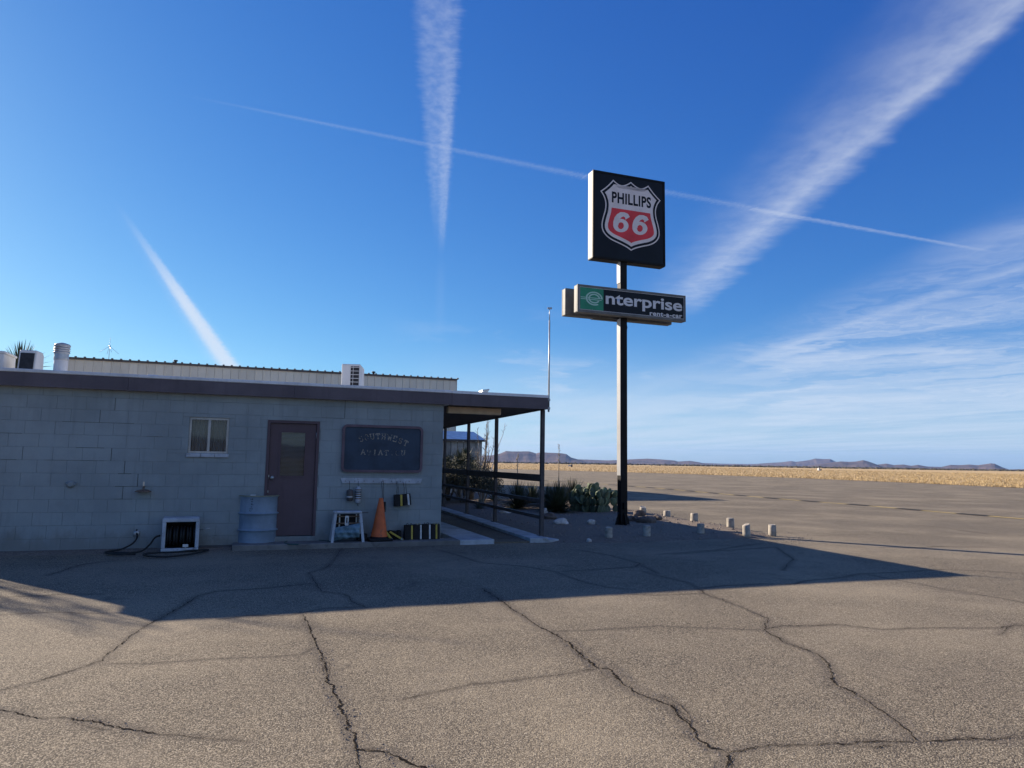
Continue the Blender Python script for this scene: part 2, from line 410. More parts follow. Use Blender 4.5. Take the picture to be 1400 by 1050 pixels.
def asphalt():
    m, t, b, pos = new_mat('asphalt')
    at = t.n.new('ShaderNodeAttribute'); at.attribute_name = 'crack'; dist = at.outputs['Fac']
    vo = t.n.new('ShaderNodeTexVoronoi'); vo.inputs['Scale'].default_value = 125; t.t.links.new(pos, vo.inputs['Vector'])
    vc = t.n.new('ShaderNodeSeparateColor'); t.t.links.new(vo.outputs['Color'], vc.inputs[0])
    st = vc.outputs[0]
    vo2 = t.n.new('ShaderNodeTexVoronoi'); vo2.inputs['Scale'].default_value = 31; t.t.links.new(pos, vo2.inputs['Vector'])
    big = t.noise(pos, .35, 6, .6); mid = t.noise(pos, 2.3, 6, .65); fine = t.noise(pos, 22, 5, .7)
    c = t.mixc(t.sstep(st, .0, 1.), (.118, .099, .072), (.395, .334, .236))
    c = t.mixc(t.m('MULTIPLY', t.sstep(st, .86, 1.), .65), c, (.58, .51, .38))
    c = t.mixc(t.m('MULTIPLY', t.sstep(vo.outputs['Distance'], .40, .75), .85), c, (.034, .029, .025))
    c = t.mixc(t.m('MULTIPLY', t.sstep(fine, .50, .72), .32), c, (.12, .10, .08))
    c = t.mixc(t.m('MULTIPLY', t.sstep(mid, .48, .78), .24), c, (.18, .152, .118))
    c = t.mixc(t.m('MULTIPLY', t.sstep(big, .40, .70), .35), c, (.42, .355, .25))
    # ravelled, darker border of cracks
    cr = t.m('ADD', dist, t.m('MULTIPLY', t.m('SUBTRACT', fine, .5), .22))
    c = t.mixc(t.m('MULTIPLY', t.m('SUBTRACT', 1., t.sstep(cr, -.02, .14)), .50), c, (.075, .063, .053))
    # old oil and tyre stains
    pat = t.noise(pos, .16, 4, .5, .6)
    c = t.mixc(t.m('MULTIPLY', t.sstep(pat, .52, .60), .16), c, (.12, .105, .088))
    oil = t.noise(pos, 1.1, 5, .6, 1.0)
    c = t.mixc(t.m('MULTIPLY', t.sstep(oil, .60, .74), .42), c, (.05, .045, .04))
    t.t.links.new(c, b.inputs['Base Color']); b.inputs['Roughness'].default_value = .92; b.inputs['Specular IOR Level'].default_value = .15
    h = t.m('ADD', t.m('MULTIPLY', t.m('SUBTRACT', 1., vo.outputs['Distance']), .8), t.m('ADD', t.m('MULTIPLY', fine, 1.5), t.m('MULTIPLY', st, .5)))
    bumpn(t, b, h, .60, .006)
    return m
M['asphalt'] = asphalt()
def vary(m, lo, hi):
    t = NT(m.node_tree); b = m.node_tree.nodes['Principled BSDF']; src = b.inputs['Base Color'].links[0].from_socket
    oi = t.n.new('ShaderNodeObjectInfo'); f = t.m('ADD', lo, t.m('MULTIPLY', oi.outputs['Random'], hi - lo))
    vmul = t.n.new('ShaderNodeVectorMath'); vmul.operation = 'SCALE'; t.t.links.new(src, vmul.inputs[0]); t.t.links.new(f, vmul.inputs['Scale']); t.t.links.new(vmul.outputs[0], b.inputs['Base Color'])
vary(M['pad'], .5, 1.6); vary(M['tan'], .92, 1.04); vary(M['shedwall'], .7, 1.2); vary(M['paint'], .975, 1.03)
def gravelly(name, c1, c2, c3, scale=60, bump=.6, big=.5):
    m, t, b, pos = new_mat(name)
    vo = t.n.new('ShaderNodeTexVoronoi'); vo.inputs['Scale'].default_value = scale; t.t.links.new(pos, vo.inputs['Vector'])
    s_ = t.n.new('ShaderNodeSeparateColor'); t.t.links.new(vo.outputs['Color'], s_.inputs[0])
    n1 = t.noise(pos, big, 7, .65); n2 = t.noise(pos, big * 9, 6, .65)
    c = t.mixc(s_.outputs[0], c1, c2); c = t.mixc(t.m('MULTIPLY', t.sstep(n1, .35, .7), .6), c, c3)
    c = t.mixc(t.m('MULTIPLY', t.sstep(n2, .5, .8), .5), c, c1)
    t.t.links.new(c, b.inputs['Base Color']); b.inputs['Roughness'].default_value = .95; b.inputs['Specular IOR Level'].default_value = .1
    bumpn(t, b, t.m('ADD', vo.outputs['Distance'], n2), bump, .01)
    return m
M['dirt'] = gravelly('dirt', (.13, .105, .08), (.26, .215, .17), (.20, .165, .13), 55)
M['field'] = gravelly('dry_grass_ground', (.40, .285, .145), (.55, .41, .225), (.48, .35, .185), 2.2, .3, .04)
M['plain'] = gravelly('desert_plain', (.22, .16, .10), (.36, .26, .155), (.28, .20, .125), .25, .1, .004)
M['drygrass'] = pm('dry_grass_blade', (.48, .35, .18), .9, .2, .3, 0, 10, alt=(.57, .44, .24))
M['stone'] = gravelly('gravel_stone', (.14, .12, .10), (.30, .26, .22), (.20, .17, .14), 30)
def mountain_mat(name, c1, c2, c3):
    m, t, b, pos = new_mat(name)
    n1 = t.noise(pos, .0022, 8, .62); n2 = t.noise(scaled(t, pos, 1, 1, 3), .008, 8, .7)
    c = t.mixc(t.sstep(n1, .35, .65), c1, c2); c = t.mixc(t.m('MULTIPLY', t.sstep(n2, .45, .7), .7), c, c3)
    t.t.links.new(c, b.inputs['Base Color']); b.inputs['Roughness'].default_value = 1; b.inputs['Specular IOR Level'].default_value = 0
    bumpn(t, b, n2, .8, 25)
    return m
M['mount'] = mountain_mat('mountain_rock', (.095, .075, .07), (.165, .12, .098), (.05, .043, .045))

# ---------------------------------------------------------------- cracks (traced from the pavement, metres on the ground)
CRW = .92
CR = [  # (pixels, width in metres, raggedness)
 ([(-60,962),(0,944),(54,931),(107,914),(139,903),(154,889),(186,864),(204,852),(250,828),(271,814),(296,808),(357,804),(425,797)], .011, 1),
 ([(143,907),(200,908),(257,904),(307,901),(361,899),(411,896),(427,887),(433,884)], .006, .6),
 ([(-40,966),(0,971),(21,974),(50,983),(96,983)], .010, 1), ([(96,983),(136,989),(161,996),(200,1003),(212,1006)], .015, 1.4), ([(212,1006),(257,1009),(300,1012),(339,1016)], .007, .6),
 ([(96,988),(125,997),(150,1000)], .006, 1),
 ([(414,839),(425,860),(434,885)], .014, 1), ([(434,885),(446,914),(455,946),(468,974),(479,1000)], .020, 1.5), ([(479,1000),(487,1024),(507,1026),(536,1031),(571,1047),(600,1062)], .022, 1.6),
 ([(485,1020),(492,1050),(500,1075)], .008, 1),
 ([(300,846),(343,840),(393,841),(418,836),(443,831),(500,829)], .006, .7),
 ([(660,804),(671,812),(696,830),(721,847),(750,864),(771,876)], .014, 1.2), ([(771,876),(793,894),(818,914),(832,914),(846,928),(864,944),(900,957)], .026, 1.8),
 ([(896,955),(921,967),(939,985),(950,1006),(971,1021),(996,1028)], .022, 1.8), ([(905,950),(930,963),(944,982),(948,995)], .006, 1.0),
 ([(996,1028),(993,1052),(985,1080)], .018, 1.4), ([(1003,1030),(1000,1050)], .008, 1),
 ([(550,956),(586,947),(614,942),(643,935),(696,931),(729,926),(775,921),(818,914)], .008, .7),
 ([(750,864),(800,863),(846,860),(900,856),(971,859),(1043,862)], .009, .6), ([(1043,862),(1068,856),(1082,856),(1114,856),(1146,854)], .018, 1), ([(1146,854),(1161,856),(1207,861),(1257,859),(1329,859),(1368,859),(1382,856),(1420,854)], .009, 1),
 ([(1366,868),(1376,860),(1390,853)], .008, 1),
 ([(996,1028),(1018,1024),(1050,1018),(1100,1017),(1161,1016),(1171,1013),(1221,1012),(1254,1012)], .012, 1), ([(1254,1012),(1293,1011),(1329,1008),(1357,1011),(1400,1006),(1470,1003)], .017, 1.2),
 ([(1160,1017),(1200,1021),(1221,1017)], .008, 1),
 ([(1046,862),(1068,876),(1107,890),(1121,897),(1136,917),(1143,935),(1171,949)], .014, 1.4), ([(1171,949),(1196,965),(1221,981),(1254,1011)], .013, 1.1),
 ([(880,782),(900,788),(939,797),(955,805)], .010, .6), ([(860,813),(900,814),(961,812),(958,806)], .008, .7),
 ([(955,805),(993,801),(1043,799),(1086,800),(1100,795),(1150,790),(1175,785),(1221,783),(1290,778),(1400,784),(1500,789)], .010, .8),
 ([(1180,785),(1193,787),(1257,799),(1290,806)], .007, 1), ([(1290,806),(1307,808),(1325,811)], .030, 2), ([(1325,811),(1343,814),(1375,819),(1420,828)], .010, 1),
 ([(955,806),(968,814),(1021,833),(1050,846),(1046,860)], .008, 1.3),
 ([(600,752),(629,760),(657,769),(714,774),(757,781),(793,794),(829,803),(860,806)], .009, .8), ([(771,781),(829,778),(868,776),(875,771),(836,760),(790,752)], .012, .8), ([(875,772),(900,785)], .010, .8),
 ([(475,740),(461,760),(446,776),(421,783),(432,796),(439,808),(471,812),(486,824),(500,830)], .009, 1.1),
 ([(64,787),(87,780),(110,772),(140,768)], .012, 1), ([(920,758),(1000,752),(1060,748),(1085,765),(1070,780)], .012, .8),
 ([(0,816),(45,815),(90,812),(140,812)], .010, .6), ([(0,840),(70,836),(140,838)], .006, .6),
 ([(1050,695),(1150,707),(1215,714),(1275,720),(1350,730),(1420,733)], .030, 1), ([(1075,732),(1110,733),(1190,730),(1260,732),(1340,737)], .012, 1), ([(1200,748),(1240,749),(1290,747),(1360,748)], .020, 1),
 ([(870,672),(960,684),(1050,695)], .03, 1), ([(900,758),(980,752),(1040,743)], .012, 1),
 ([(880,700),(960,700),(1050,703),(1150,707)], .02, .8),
]
def poly_ground(pts): return [G(*p).to_2d() for p in pts]
segA, segB, segW = [], [], []
ribbons = []
for pts, w, rag in CR:
    w = w * CRW if w < .017 else w * .66
    P = poly_ground(pts)
    # subdivide with jitter
    out = [P[0]]
    for a, b_ in zip(P, P[1:]):
        L = (b_ - a).length; dcam = ((a + b_) / 2).length; step = .014 if dcam < 9 else .04 if dcam < 14 else .10
        n = max(1, int(L / step)); nn = (b_ - a).orthogonal().normalized()
        off = 0
        for i in range(1, n + 1):
            t = i / n; off = off * .86 + random.gauss(0, .0058 * rag * (step / .03) ** .5)
            env = min(1, min(t, 1 - t) * 6)
            out.append(a.lerp(b_, t) + nn * off * env)
    ribbons.append((out, w, rag))
    for a, b_ in zip(P, P[1:]): segA.append(a); segB.append(b_); segW.append(w)
segA = np.array(segA); segB = np.array(segB)
segW = np.array(segW)

# ---------------------------------------------------------------- asphalt sheet: fine cells near, coarse far
def axis(lo, hi, step, far_lo, far_hi):
    c = list(np.arange(lo, hi + 1e-6, step)); s = step; v = hi
    while v < far_hi: s *= 1.25; v = min(v + s, far_hi); c.append(v)
    s = step; v = lo; pre = []
    while v > far_lo: s *= 1.25; v = max(v - s, far_lo); pre.append(v)
    return np.array(pre[::-1] + c)
gx = axis(-9.0, 11.0, .035, -260, 420); gy = axis(3.0, 14.0, .035, -600, 420)
X, Y = np.meshgrid(gx, gy); nx, ny = len(gx), len(gy)
near = (np.abs(X) < 12) & (Y < 18) & (Y > 2)
Q = np.stack([X[near], Y[near]], 1)
dist = np.full(len(Q), 9.0); wloc = np.full(len(Q), .01)
for a, b_, w in zip(segA, segB, segW):
    ab = b_ - a; t = np.clip(((Q - a) @ ab) / (ab @ ab), 0, 1)
    dd = np.hypot(*(Q - (a + t[:, None] * ab)).T) * (1.6 - min(w, .026) * 30 * 1.0)
    mk_ = dd < dist; dist[mk_] = dd[mk_]; wloc[mk_] = w
Dm = np.full(X.shape, 9.0); Dm[near] = dist
Wm = np.full(X.shape, .0); Wm[near] = wloc
def vnoise(x, y, s, seed):
    r = np.random.default_rng(seed); T = r.random((64, 64)); xi = x * s; yi = y * s
    x0 = np.floor(xi).astype(int); y0 = np.floor(yi).astype(int); fx = xi - x0; fy = yi - y0
    fx = fx * fx * (3 - 2 * fx); fy = fy * fy * (3 - 2 * fy)
    g = lambda a, b: T[a % 64, b % 64]
    return (g(x0, y0) * (1 - fx) + g(x0 + 1, y0) * fx) * (1 - fy) + (g(x0, y0 + 1) * (1 - fx) + g(x0 + 1, y0 + 1) * fx) * fy
att = np.clip(1 - np.maximum(np.abs(X) - 10, 0) / 10, 0, 1) * np.clip(1 - np.maximum(Y - 12, 0) / 6, 0, 1)
Z = att * ((vnoise(X, Y, .45, 1) - .5) * .016 + (vnoise(X, Y, 1.7, 2) - .5) * .006 + (vnoise(X, Y, 8, 3) - .5) * .003)
lip = np.exp(-((Dm - .06) / .035) ** 2) * np.clip(Wm / .018, 0, 1.3) * .007 * (vnoise(X, Y, 3, 4) * 1.4)
sag = -np.exp(-(Dm / .16) ** 2) * .006 * np.clip(Wm / .02, 0, 1.2)
Z = Z + (lip + sag) * att
idx = np.arange(nx * ny).reshape(ny, nx)
quads = np.stack([idx[:-1, :-1], idx[:-1, 1:], idx[1:, 1:], idx[1:, :-1]], -1).reshape(-1, 4)
apron = np_mesh('asphalt_apron', np.stack([X, Y, Z], -1).reshape(-1, 3), quads, M['asphalt'], kind='structure')
a_ = apron.data.attributes.new('crack', 'FLOAT', 'POINT'); a_.data.foreach_set('value', (Dm * (1.6 - np.clip(Wm / .02, 0, 1.1))).astype(np.float32).ravel())
def zg(x, y):
    i = min(max(np.searchsorted(gx, x) - 1, 0), nx - 2); j = min(max(np.searchsorted(gy, y) - 1, 0), ny - 2)
    fx = (x - gx[i]) / (gx[i + 1] - gx[i]); fy = (y - gy[j]) / (gy[j + 1] - gy[j])
    return float((Z[j, i] * (1 - fx) + Z[j, i + 1] * fx) * (1 - fy) + (Z[j + 1, i] * (1 - fx) + Z[j + 1, i + 1] * fx) * fy)

# cracks: ragged dark gaps, one ribbon each
vs, fs = [], []
def ribbon(out, w, rag, dz=.0035):
    s0 = len(vs); wv = 1.0
    n = len(out)
    for i, p in enumerate(out):
        d = (out[min(i + 1, n - 1)] - out[max(i - 1, 0)]).normalized(); nn = Vector((-d.y, d.x))
        wv = .62 * wv + .38 * min(2.4, max(.03, random.lognormvariate(-.4, .85 * min(rag, 1.3))))
        e = min(1, (min(i, n - 1 - i) + 1) / 4)
        q = p + nn * random.gauss(0, w * .25)
        for sgn in (-1, 1):
            v = q + nn * sgn * w * .36 * wv * e * random.uniform(.7, 1.3)
            vs.append((v.x, v.y, zg(v.x, v.y) + dz))
    for i in range(n - 1):
        a = s0 + 2 * i; fs.append((a, a + 1, a + 3, a + 2))
for out, w, rag in ribbons:
    ribbon(out, w, rag)
    if rag >= 1.2:
        for sg in (-1, 1):
            i0 = random.randrange(0, max(1, len(out) // 3)); seg = out[i0:i0 + int(len(out) * random.uniform(.15, .45))]
            if len(seg) > 14:
                o2 = []; off = 0
                for k, p in enumerate(seg):
                    off = max(-.02, min(.02, .85 * off + random.gauss(0, .004))); o2.append(p + Vector((1, -.3)) * sg * (.03 * math.sin(math.pi * k / len(seg))) + Vector((off, off)) * .7)
                ribbon(o2, .0042, 1.2, .0045)
obj_pydata('pavement_crack', vs, fs, M['crackdark'], kind='structure')
# crumbs of asphalt broken out along the wide cracks
vs, fs = [], []
def crumb(x, y, z, r):
    s0 = len(vs); a = random.random() * 6
    for k in range(4): vs.append((x + r * math.cos(a + k * 1.57) * random.uniform(.6, 1.2), y + r * math.sin(a + k * 1.57) * random.uniform(.6, 1.2), z))
    vs.append((x + random.gauss(0, r * .2), y + random.gauss(0, r * .2), z + r * random.uniform(.5, 1.1)))
    for k in range(4): fs.append((s0 + k, s0 + (k + 1) % 4, s0 + 4))
for out, w, rag in ribbons:
    if rag < 1.1: continue
    for p in out:
        for _ in range(int(2 * rag)):
            if random.random() < .6:
                x = p.x + random.gauss(0, .035 * rag); y = p.y + random.gauss(0, .035 * rag); crumb(x, y, zg(x, y) - .001, random.uniform(.003, .009))
for _ in range(2500):
    x = random.uniform(-6, 8); y = random.uniform(3, 11); crumb(x, y, zg(x, y) - .001, random.uniform(.002, .006))
o = obj_pydata('loose_chippings', vs, fs, M['stone']); tag(o, 'loose grey chippings scattered along the cracks in the asphalt', 'gravel', kind='stuff')

# ---------------------------------------------------------------- far ground
def sheet(name, pts, mat, z, kind='structure'):
    return obj_pydata(name, [(p[0], p[1], z) for p in pts], [tuple(range(len(pts)))], mat, kind=kind)
sheet('desert_ground', [(-26000, -9000), (26000, -9000), (26000, 26000), (-26000, 26000)], M['plain'], -.12)
# boundary between tarmac and dry grass field
edge = [G(px, py) for px, py in ((560, 637.5), (640, 640.5), (700, 641.5), (760, 643.2), (850, 645.5), (950, 648.5), (1100, 654), (1250, 660.5), (1400, 667.5), (1560, 676))]
ep = [(e.x, e.y) for e in edge]
field = [(-900, ep[0][1] + 250)] + ep + [(ep[-1][0] + 40, -60), (3500, -60), (3500, 3600), (-3500, 3600)]
sheet('grass_field', field, M['field'], .02)
# grass tufts near the field edge
vs, fs = [], []
def tuft(x, y, z, h, nb=5):
    for _ in range(nb):
        s0 = len(vs); a = random.random() * 6.28; w = h * .10; l = random.uniform(.1, .6) * h; hh = h * random.uniform(.6, 1.1)
        cx, cy = math.cos(a), math.sin(a); bx, by = x + random.gauss(0, h * .3), y + random.gauss(0, h * .3)
        vs.extend([(bx - cy * w, by + cx * w, z), (bx + cy * w, by - cx * w, z), (bx + cx * l, by + cy * l, z + hh)]); fs.append((s0, s0 + 1, s0 + 2))
for _ in range(26000):
    px = random.uniform(640, 1480); f = random.random() ** 1.5
    i = 0
    # distance beyond the edge
    e = None
    for (p1, p2), (q1, q2) in zip(zip(((640, 640.5), (700, 641.5), (760, 643.2), (850, 645.5), (950, 648.5), (1100, 654), (1250, 660.5), (1400, 667.5)), ((700, 641.5), (760, 643.2), (850, 645.5), (950, 648.5), (1100, 654), (1250, 660.5), (1400, 667.5), (1560, 676))), zip(ep, ep[1:])):
        if p1[0] <= px <= p2[0]:
            t = (px - p1[0]) / (p2[0] - p1[0]); e = G(px, p1[1] + (p2[1] - p1[1]) * t); break
    if e is None: continue
    k = 1 + f * 3.2
    tuft(e.x * k, e.y * k, .02, random.uniform(.08, .26) * (.8 + k * .25), 5)
o = obj_pydata('dry_grass', vs, fs, M['drygrass']); tag(o, 'dry golden grass tufts on the field beyond the tarmac', 'grass', kind='stuff')
# line of dark desert scrub before the hills
vs, fs = [], []
for _ in range(5200):
    px = random.uniform(560, 1700); dd = random.choice([random.uniform(900, 1500), random.uniform(1500, 3300)])
    if px < 900 and random.random() < .55: continue
    d = ray(px, 640); x = d.x / d.y * dd; y = dd
    r = random.uniform(1.2, 3.4) * (dd / 1500) ** .5; hh = r * random.uniform(.5, 1.0)
    s0 = len(vs)
    for k in range(6): vs.append((x + r * math.cos(k * 1.05) * random.uniform(.7, 1.3), y + r * math.sin(k * 1.05), -.05))
    for k in range(6): vs.append((x + r * .8 * math.cos(k * 1.05 + .4) * random.uniform(.6, 1.2), y + r * .8 * math.sin(k * 1.05 + .4), hh * random.uniform(.6, 1.0)))
    vs.append((x, y, hh * 1.15))
    for k in range(6):
        fs.append((s0 + k, s0 + (k + 1) % 6, s0 + 6 + (k + 1) % 6, s0 + 6 + k)); fs.append((s0 + 6 + k, s0 + 6 + (k + 1) % 6, s0 + 12))
o = obj_pydata('desert_scrub', vs, fs, M['scrub']); tag(o, 'dark line of low desert scrub along the far edge of the golden field', 'shrubs', kind='stuff')

# mountains
def ridge(name, prof, Dist, seed, depth=1600):
    pxs = [p[0] for p in prof]; n = int(max(60, (pxs[-1] - pxs[0]) * 1.6)); rows = 22
    xs = np.linspace(pxs[0], pxs[-1], n); ys = np.interp(xs, pxs, [p[1] for p in prof])
    co = []
    r = np.random.default_rng(seed)
    for j in range(rows):
        v = j / (rows - 1)                                    # 0 foot towards us, .5 crest, 1 back foot
        for x, y in zip(xs, ys):
            d = ray(x, y); az_ = math.atan2(d.x, d.y); e = d.z / math.hypot(d.x, d.y)
            hgt = max(0, e * Dist + H)
            rr = Dist + (v - .5) * depth
            gul = vnoise(np.array([az_ * 90 + v * .6]), np.array([v * 1.4]), 1.3, seed)[0] * .6 + vnoise(np.array([az_ * 300 + v]), np.array([v * 2.5]), 1.1, seed + 1)[0] * .4
            s = math.sin(math.pi * min(max(v, 0), 1)); crest = s ** (1.0 + 1.1 * gul) if v < .5 else s
            z = hgt * crest * (1 - (1 - s) * .6 * gul)
            rr -= (gul - .5) * depth * .18 * s * (1 - s) * 4
            co.append((rr * math.sin(az_), rr * math.cos(az_), z - 2 * (1 - s)))
    ix = np.arange(n * rows).reshape(rows, n)
    q = np.stack([ix[:-1, :-1], ix[:-1, 1:], ix[1:, 1:], ix[1:, :-1]], -1).reshape(-1, 4)
    return np_mesh(name, co, q, M['mount'], kind='structure', smooth=False)
ridge('mesa_hills', [(330,640),(420,622),(470,618),(540,617),(600,621),(640,625),(660,623),(672,622.5),(684,620),(692,616.6),(700,617.2),(723,617),(729,618.6),(733,620),(739,618.2),(752,619),(766,619.5),(774,620.6),(781,625.6),(792,628.5),(800,631),(806,635)], 7000, 3)
ridge('low_hills', [(770,634),(782,630),(792,628),(808,628.5),(828,629.4),(845,629),(871,627.5),(885,627),(903,628),(922,629.6),(927,631),(943,630),(956,632),(966,634.5),(972,637)], 8200, 13)
ridge('far_mountains', [(930,636),(964,633),(990,634),(1030,634.5),(1050,633),(1070,631.8),(1082,630.2),(1088,631.4),(1100,630),(1108,628.6),(1115,626.8),(1126,627.6),(1135,627.5),(1142,631),(1155,635),(1165,639)], 11000, 23, 2200)
ridge('peaked_hills', [(1096,640),(1107,636),(1120,634.5),(1136,632.4),(1150,630.8),(1160,631.4),(1170,631),(1180,629),(1186,630.5),(1192,632.6),(1200,635.5),(1210,640)], 7500, 33)
ridge('rolling_hills', [(1180,641),(1197,635.5),(1205,634.6),(1212,633.7),(1222,635.8),(1235,635),(1246,636.8),(1255,635.5),(1268,637.8),(1287,638.4),(1300,635.5),(1312,635.9),(1325,635),(1337,636),(1347,634.6),(1355,633.4),(1360,634),(1370,638.7),(1380,642)], 8000, 43)
ridge('edge_hills', [(1368,644),(1385,641.6),(1410,641.2),(1450,640),(1530,637),(1620,640),(1700,647)], 9500, 53)

ridge_b = []
for j in range(5):
    for i in range(81):
        a = math.pi + (i - 40) / 40 * 1.5; rr = 7000 + (j - 2) * 500; ridge_b.append((rr * math.sin(a), rr * math.cos(a), (1 - abs(j - 2) / 2) * 330 * vnoise(np.array([i * .21]), np.array([3.3]), 1.0, 77)[0] * (.7 + .3 * vnoise(np.array([i * .9]), np.array([1.3]), 1.0, 78)[0]) - 2))
ixb = np.arange(405).reshape(5, 81)
np_mesh('southern_hills', ridge_b, np.stack([ixb[:-1, :-1], ixb[:-1, 1:], ixb[1:, 1:], ixb[1:, :-1]], -1).reshape(-1, 4), M['mount'], kind='structure')
# thin desert air over the plain
hz = MB().box(-24000, 24000, -8000, 16000, -1.2, 330)
hmat = bpy.data.materials.new('haze'); hmat.use_nodes = True; ht = hmat.node_tree
for q in list(ht.nodes): ht.nodes.remove(q)
pv = ht.nodes.new('ShaderNodeVolumePrincipled'); pv.inputs['Density'].default_value = 2.9e-5; pv.inputs['Color'].default_value = (.28, .50, 1.0, 1); pv.inputs['Anisotropy'].default_value = .1
ho = ht.nodes.new('ShaderNodeOutputMaterial'); ht.links.new(pv.outputs[0], ho.inputs['Volume'])
hz.build('haze', hmat, kind='stuff')

# ---------------------------------------------------------------- taxiway line
tl = [G(px, py) for px, py in ((735, 656.5), (790, 659.5), (845, 663.5), (900, 667.6), (960, 673), (1010, 677.4), (1060, 681.8), (1125, 687), (1170, 690.2), (1222, 694.8), (1282, 700), (1351, 705.6), (1420, 711.5), (1600, 727))]
mb = MB(); mbk = MB()
def strip(m_, a, b, w, z):
    d = (b - a).to_2d().normalized(); n = Vector((-d.y, d.x)) * w / 2
    v = [m_.bm.verts.new(p) for p in ((a.x - n.x, a.y - n.y, z), (b.x - n.x, b.y - n.y, z), (b.x + n.x, b.y + n.y, z), (a.x + n.x, a.y + n.y, z))]; m_.bm.faces.new(v)
for a, b in zip(tl, tl[1:]): strip(mb, a, b, .15, .009)
tot = 0
lens = [(b - a).length for a, b in zip(tl, tl[1:])]; T = sum(lens)
def on(s):
    for (a, b), L in zip(zip(tl, tl[1:]), lens):
        if s <= L: return a.lerp(b, s / L)
        s -= L
    return tl[-1]
s = .6
while s < T - 1:
    a, b = on(s), on(s + 1.15); strip(mbk, a, b, .42, .013); s += 2.6
mb.build('taxiway_line', M['lineyellow'], kind='structure'); mbk.build('taxiway_line_dash', M['lineblack'], kind='structure')

# ---------------------------------------------------------------- the block building
A20 = math.radians(20)
O = G(602, 742); UX = Vector((math.cos(A20), math.sin(A20), 0)); UY = Vector((-math.sin(A20), math.cos(A20), 0))
def WL(px, py, off=0.0):
    d = ray(px, py); P0 = O + UY * off; t = ((P0 - EYE).dot(UY)) / d.dot(UY); p = EYE + d * t
    return (p - O).dot(UX), p.z
def LW(x, y, z=0.0): return O + UX * x + UY * y + Vector((0, 0, z))
def GL(px, py, z=0.0):
    p = G(px, py, z) - O; return p.dot(UX), p.dot(UY)
bld = thing('block_building', 'low grey blue painted block building with mauve fascia and a maroon door', 'building', O, A20)
XL = -8.22; ZP = .09; BD = 20.0; ZT = 2.56; ZR = 2.77
dx0, dzt = WL(364, 574); dx1, _ = WL(437, 574); dz0 = .17
dx0 = (dx0 + WL(361, 730)[0]) / 2; dx1 = (dx1 + WL(431, 733)[0]) / 2
wx0, wzt = WL(259, 570); wx1, _ = WL(314, 571); wx0 = (wx0 + WL(257, 621)[0]) / 2; wx1 = (wx1 + WL(311, 628)[0]) / 2; wz0 = WL(285, 620)[1]
DO = (dx0, dx1, dz0, dzt); WO = (wx0, wx1, wz0, wzt)
def sub(r, h):
    x0, x1, z0, z1 = r; a0_, a1, b0, b1 = h
    if a1 <= x0 or a0_ >= x1 or b1 <= z0 or b0 >= z1: return [r]
    o_ = []
    if z0 < b0: o_.append((x0, x1, z0, b0))
    if z1 > b1: o_.append((x0, x1, b1, z1))
    zz0, zz1 = max(z0, b0), min(z1, b1)
    if x0 < a0_: o_.append((x0, a0_, zz0, zz1))
    if x1 > a1: o_.append((a1, x1, zz0, zz1))
    return o_
# backing wall round the openings
core_r = [(XL, 0.0, 0.0, ZT)]
for h in (DO, WO): core_r = [q for r in core_r for q in sub(r, h)]
mb = MB()
for x0, x1, z0, z1 in core_r: mb.box(x0, x1, .006, .20, z0 - (.2 if z0 == 0 else 0), z1)
mb.build('wall_core', M['paint_back'], bld)
mb = MB(); mb.box(XL, XL + .2, .205, BD, -.2, ZT); mb.box(-.2, 0, .205, BD, -.2, ZT); mb.box(XL + .2, -.2, BD - .2, BD, -.2, ZT)
mb.build('side_wall', M['paint'], bld)
mb = MB().box(XL + .2, -.2, .6, .62, .0, ZT); mb.build('interior_partition', M['darkgap'], bld)
CH, CL = .2032, .4064
block_cache = {}
nb = 0
crk = MB()
wide = set()
for row in range(13):
    z0 = row * CH; z1 = min(z0 + CH, ZT)
    x = 0.0 if row % 2 == 0 else CL / 2
    while x > XL:
        r0_, r1 = max(x - CL, XL), min(x, 0.0)
        pcs = [(r0_, r1, z0, z1)]
        for h in (DO, WO): pcs = [q for r in pcs for q in sub(r, h)]
        for (a, b, c, d) in pcs:
            if b - a < .03 or d - c < .02: continue
            g = .0014 + (random.random() ** 6) * .0026
            key = (round(b - a, 3), round(d - c, 3), round(g, 3))
            if key not in block_cache:
                m_ = MB().box(0, b - a - 2 * g, 0, .02, 0, d - c - 2 * g); m_.bev(.0014)
                block_cache[key] = m_.mesh('block', M['paint'])
            o = bpy.data.objects.new('block', block_cache[key]); link(o, bld)
            o.location = (a + g, .0 + random.uniform(-.0008, .0008), c + g); nb += 1
        x -= CL
print('blocks', nb)
# step cracks where joints opened (pixel traces on the wall snapped to joints)
def joint_crack(pts, w=.006):
    q = [WL(*p) for p in pts]; path = []
    for x, z in q:
        path.append((x, round(z / CH) * CH))
    for (xa, za), (xb, zb) in zip(path, path[1:]):
        if abs(za - zb) < .05: crk.box(min(xa, xb), max(xa, xb), -.0035, .004, za - w / 2, za + w / 2)
        else:
            row = int(min(za, zb) / CH + .5); off = 0 if row % 2 == 0 else CL / 2
            xx = round(((xa + xb) / 2 - off) / CL) * CL + off
            crk.box(xx - w / 2, xx + w / 2, -.0035, .004, min(za, zb), max(za, zb))
joint_crack([(85, 579), (125, 580)]); joint_crack([(104, 615), (142, 616)]); joint_crack([(142, 616), (142, 633)], .008); joint_crack([(60, 632), (142, 633)], .004)
joint_crack([(161, 633), (161, 650)], .008); joint_crack([(161, 651), (179, 652)], .007); joint_crack([(179, 652), (179, 668)], .008)
joint_crack([(157, 668), (188, 669)], .005); joint_crack([(157, 669), (156, 683)], .006); joint_crack([(125, 563), (125, 579)], .005); joint_crack([(125, 581), (183, 583)], .005)
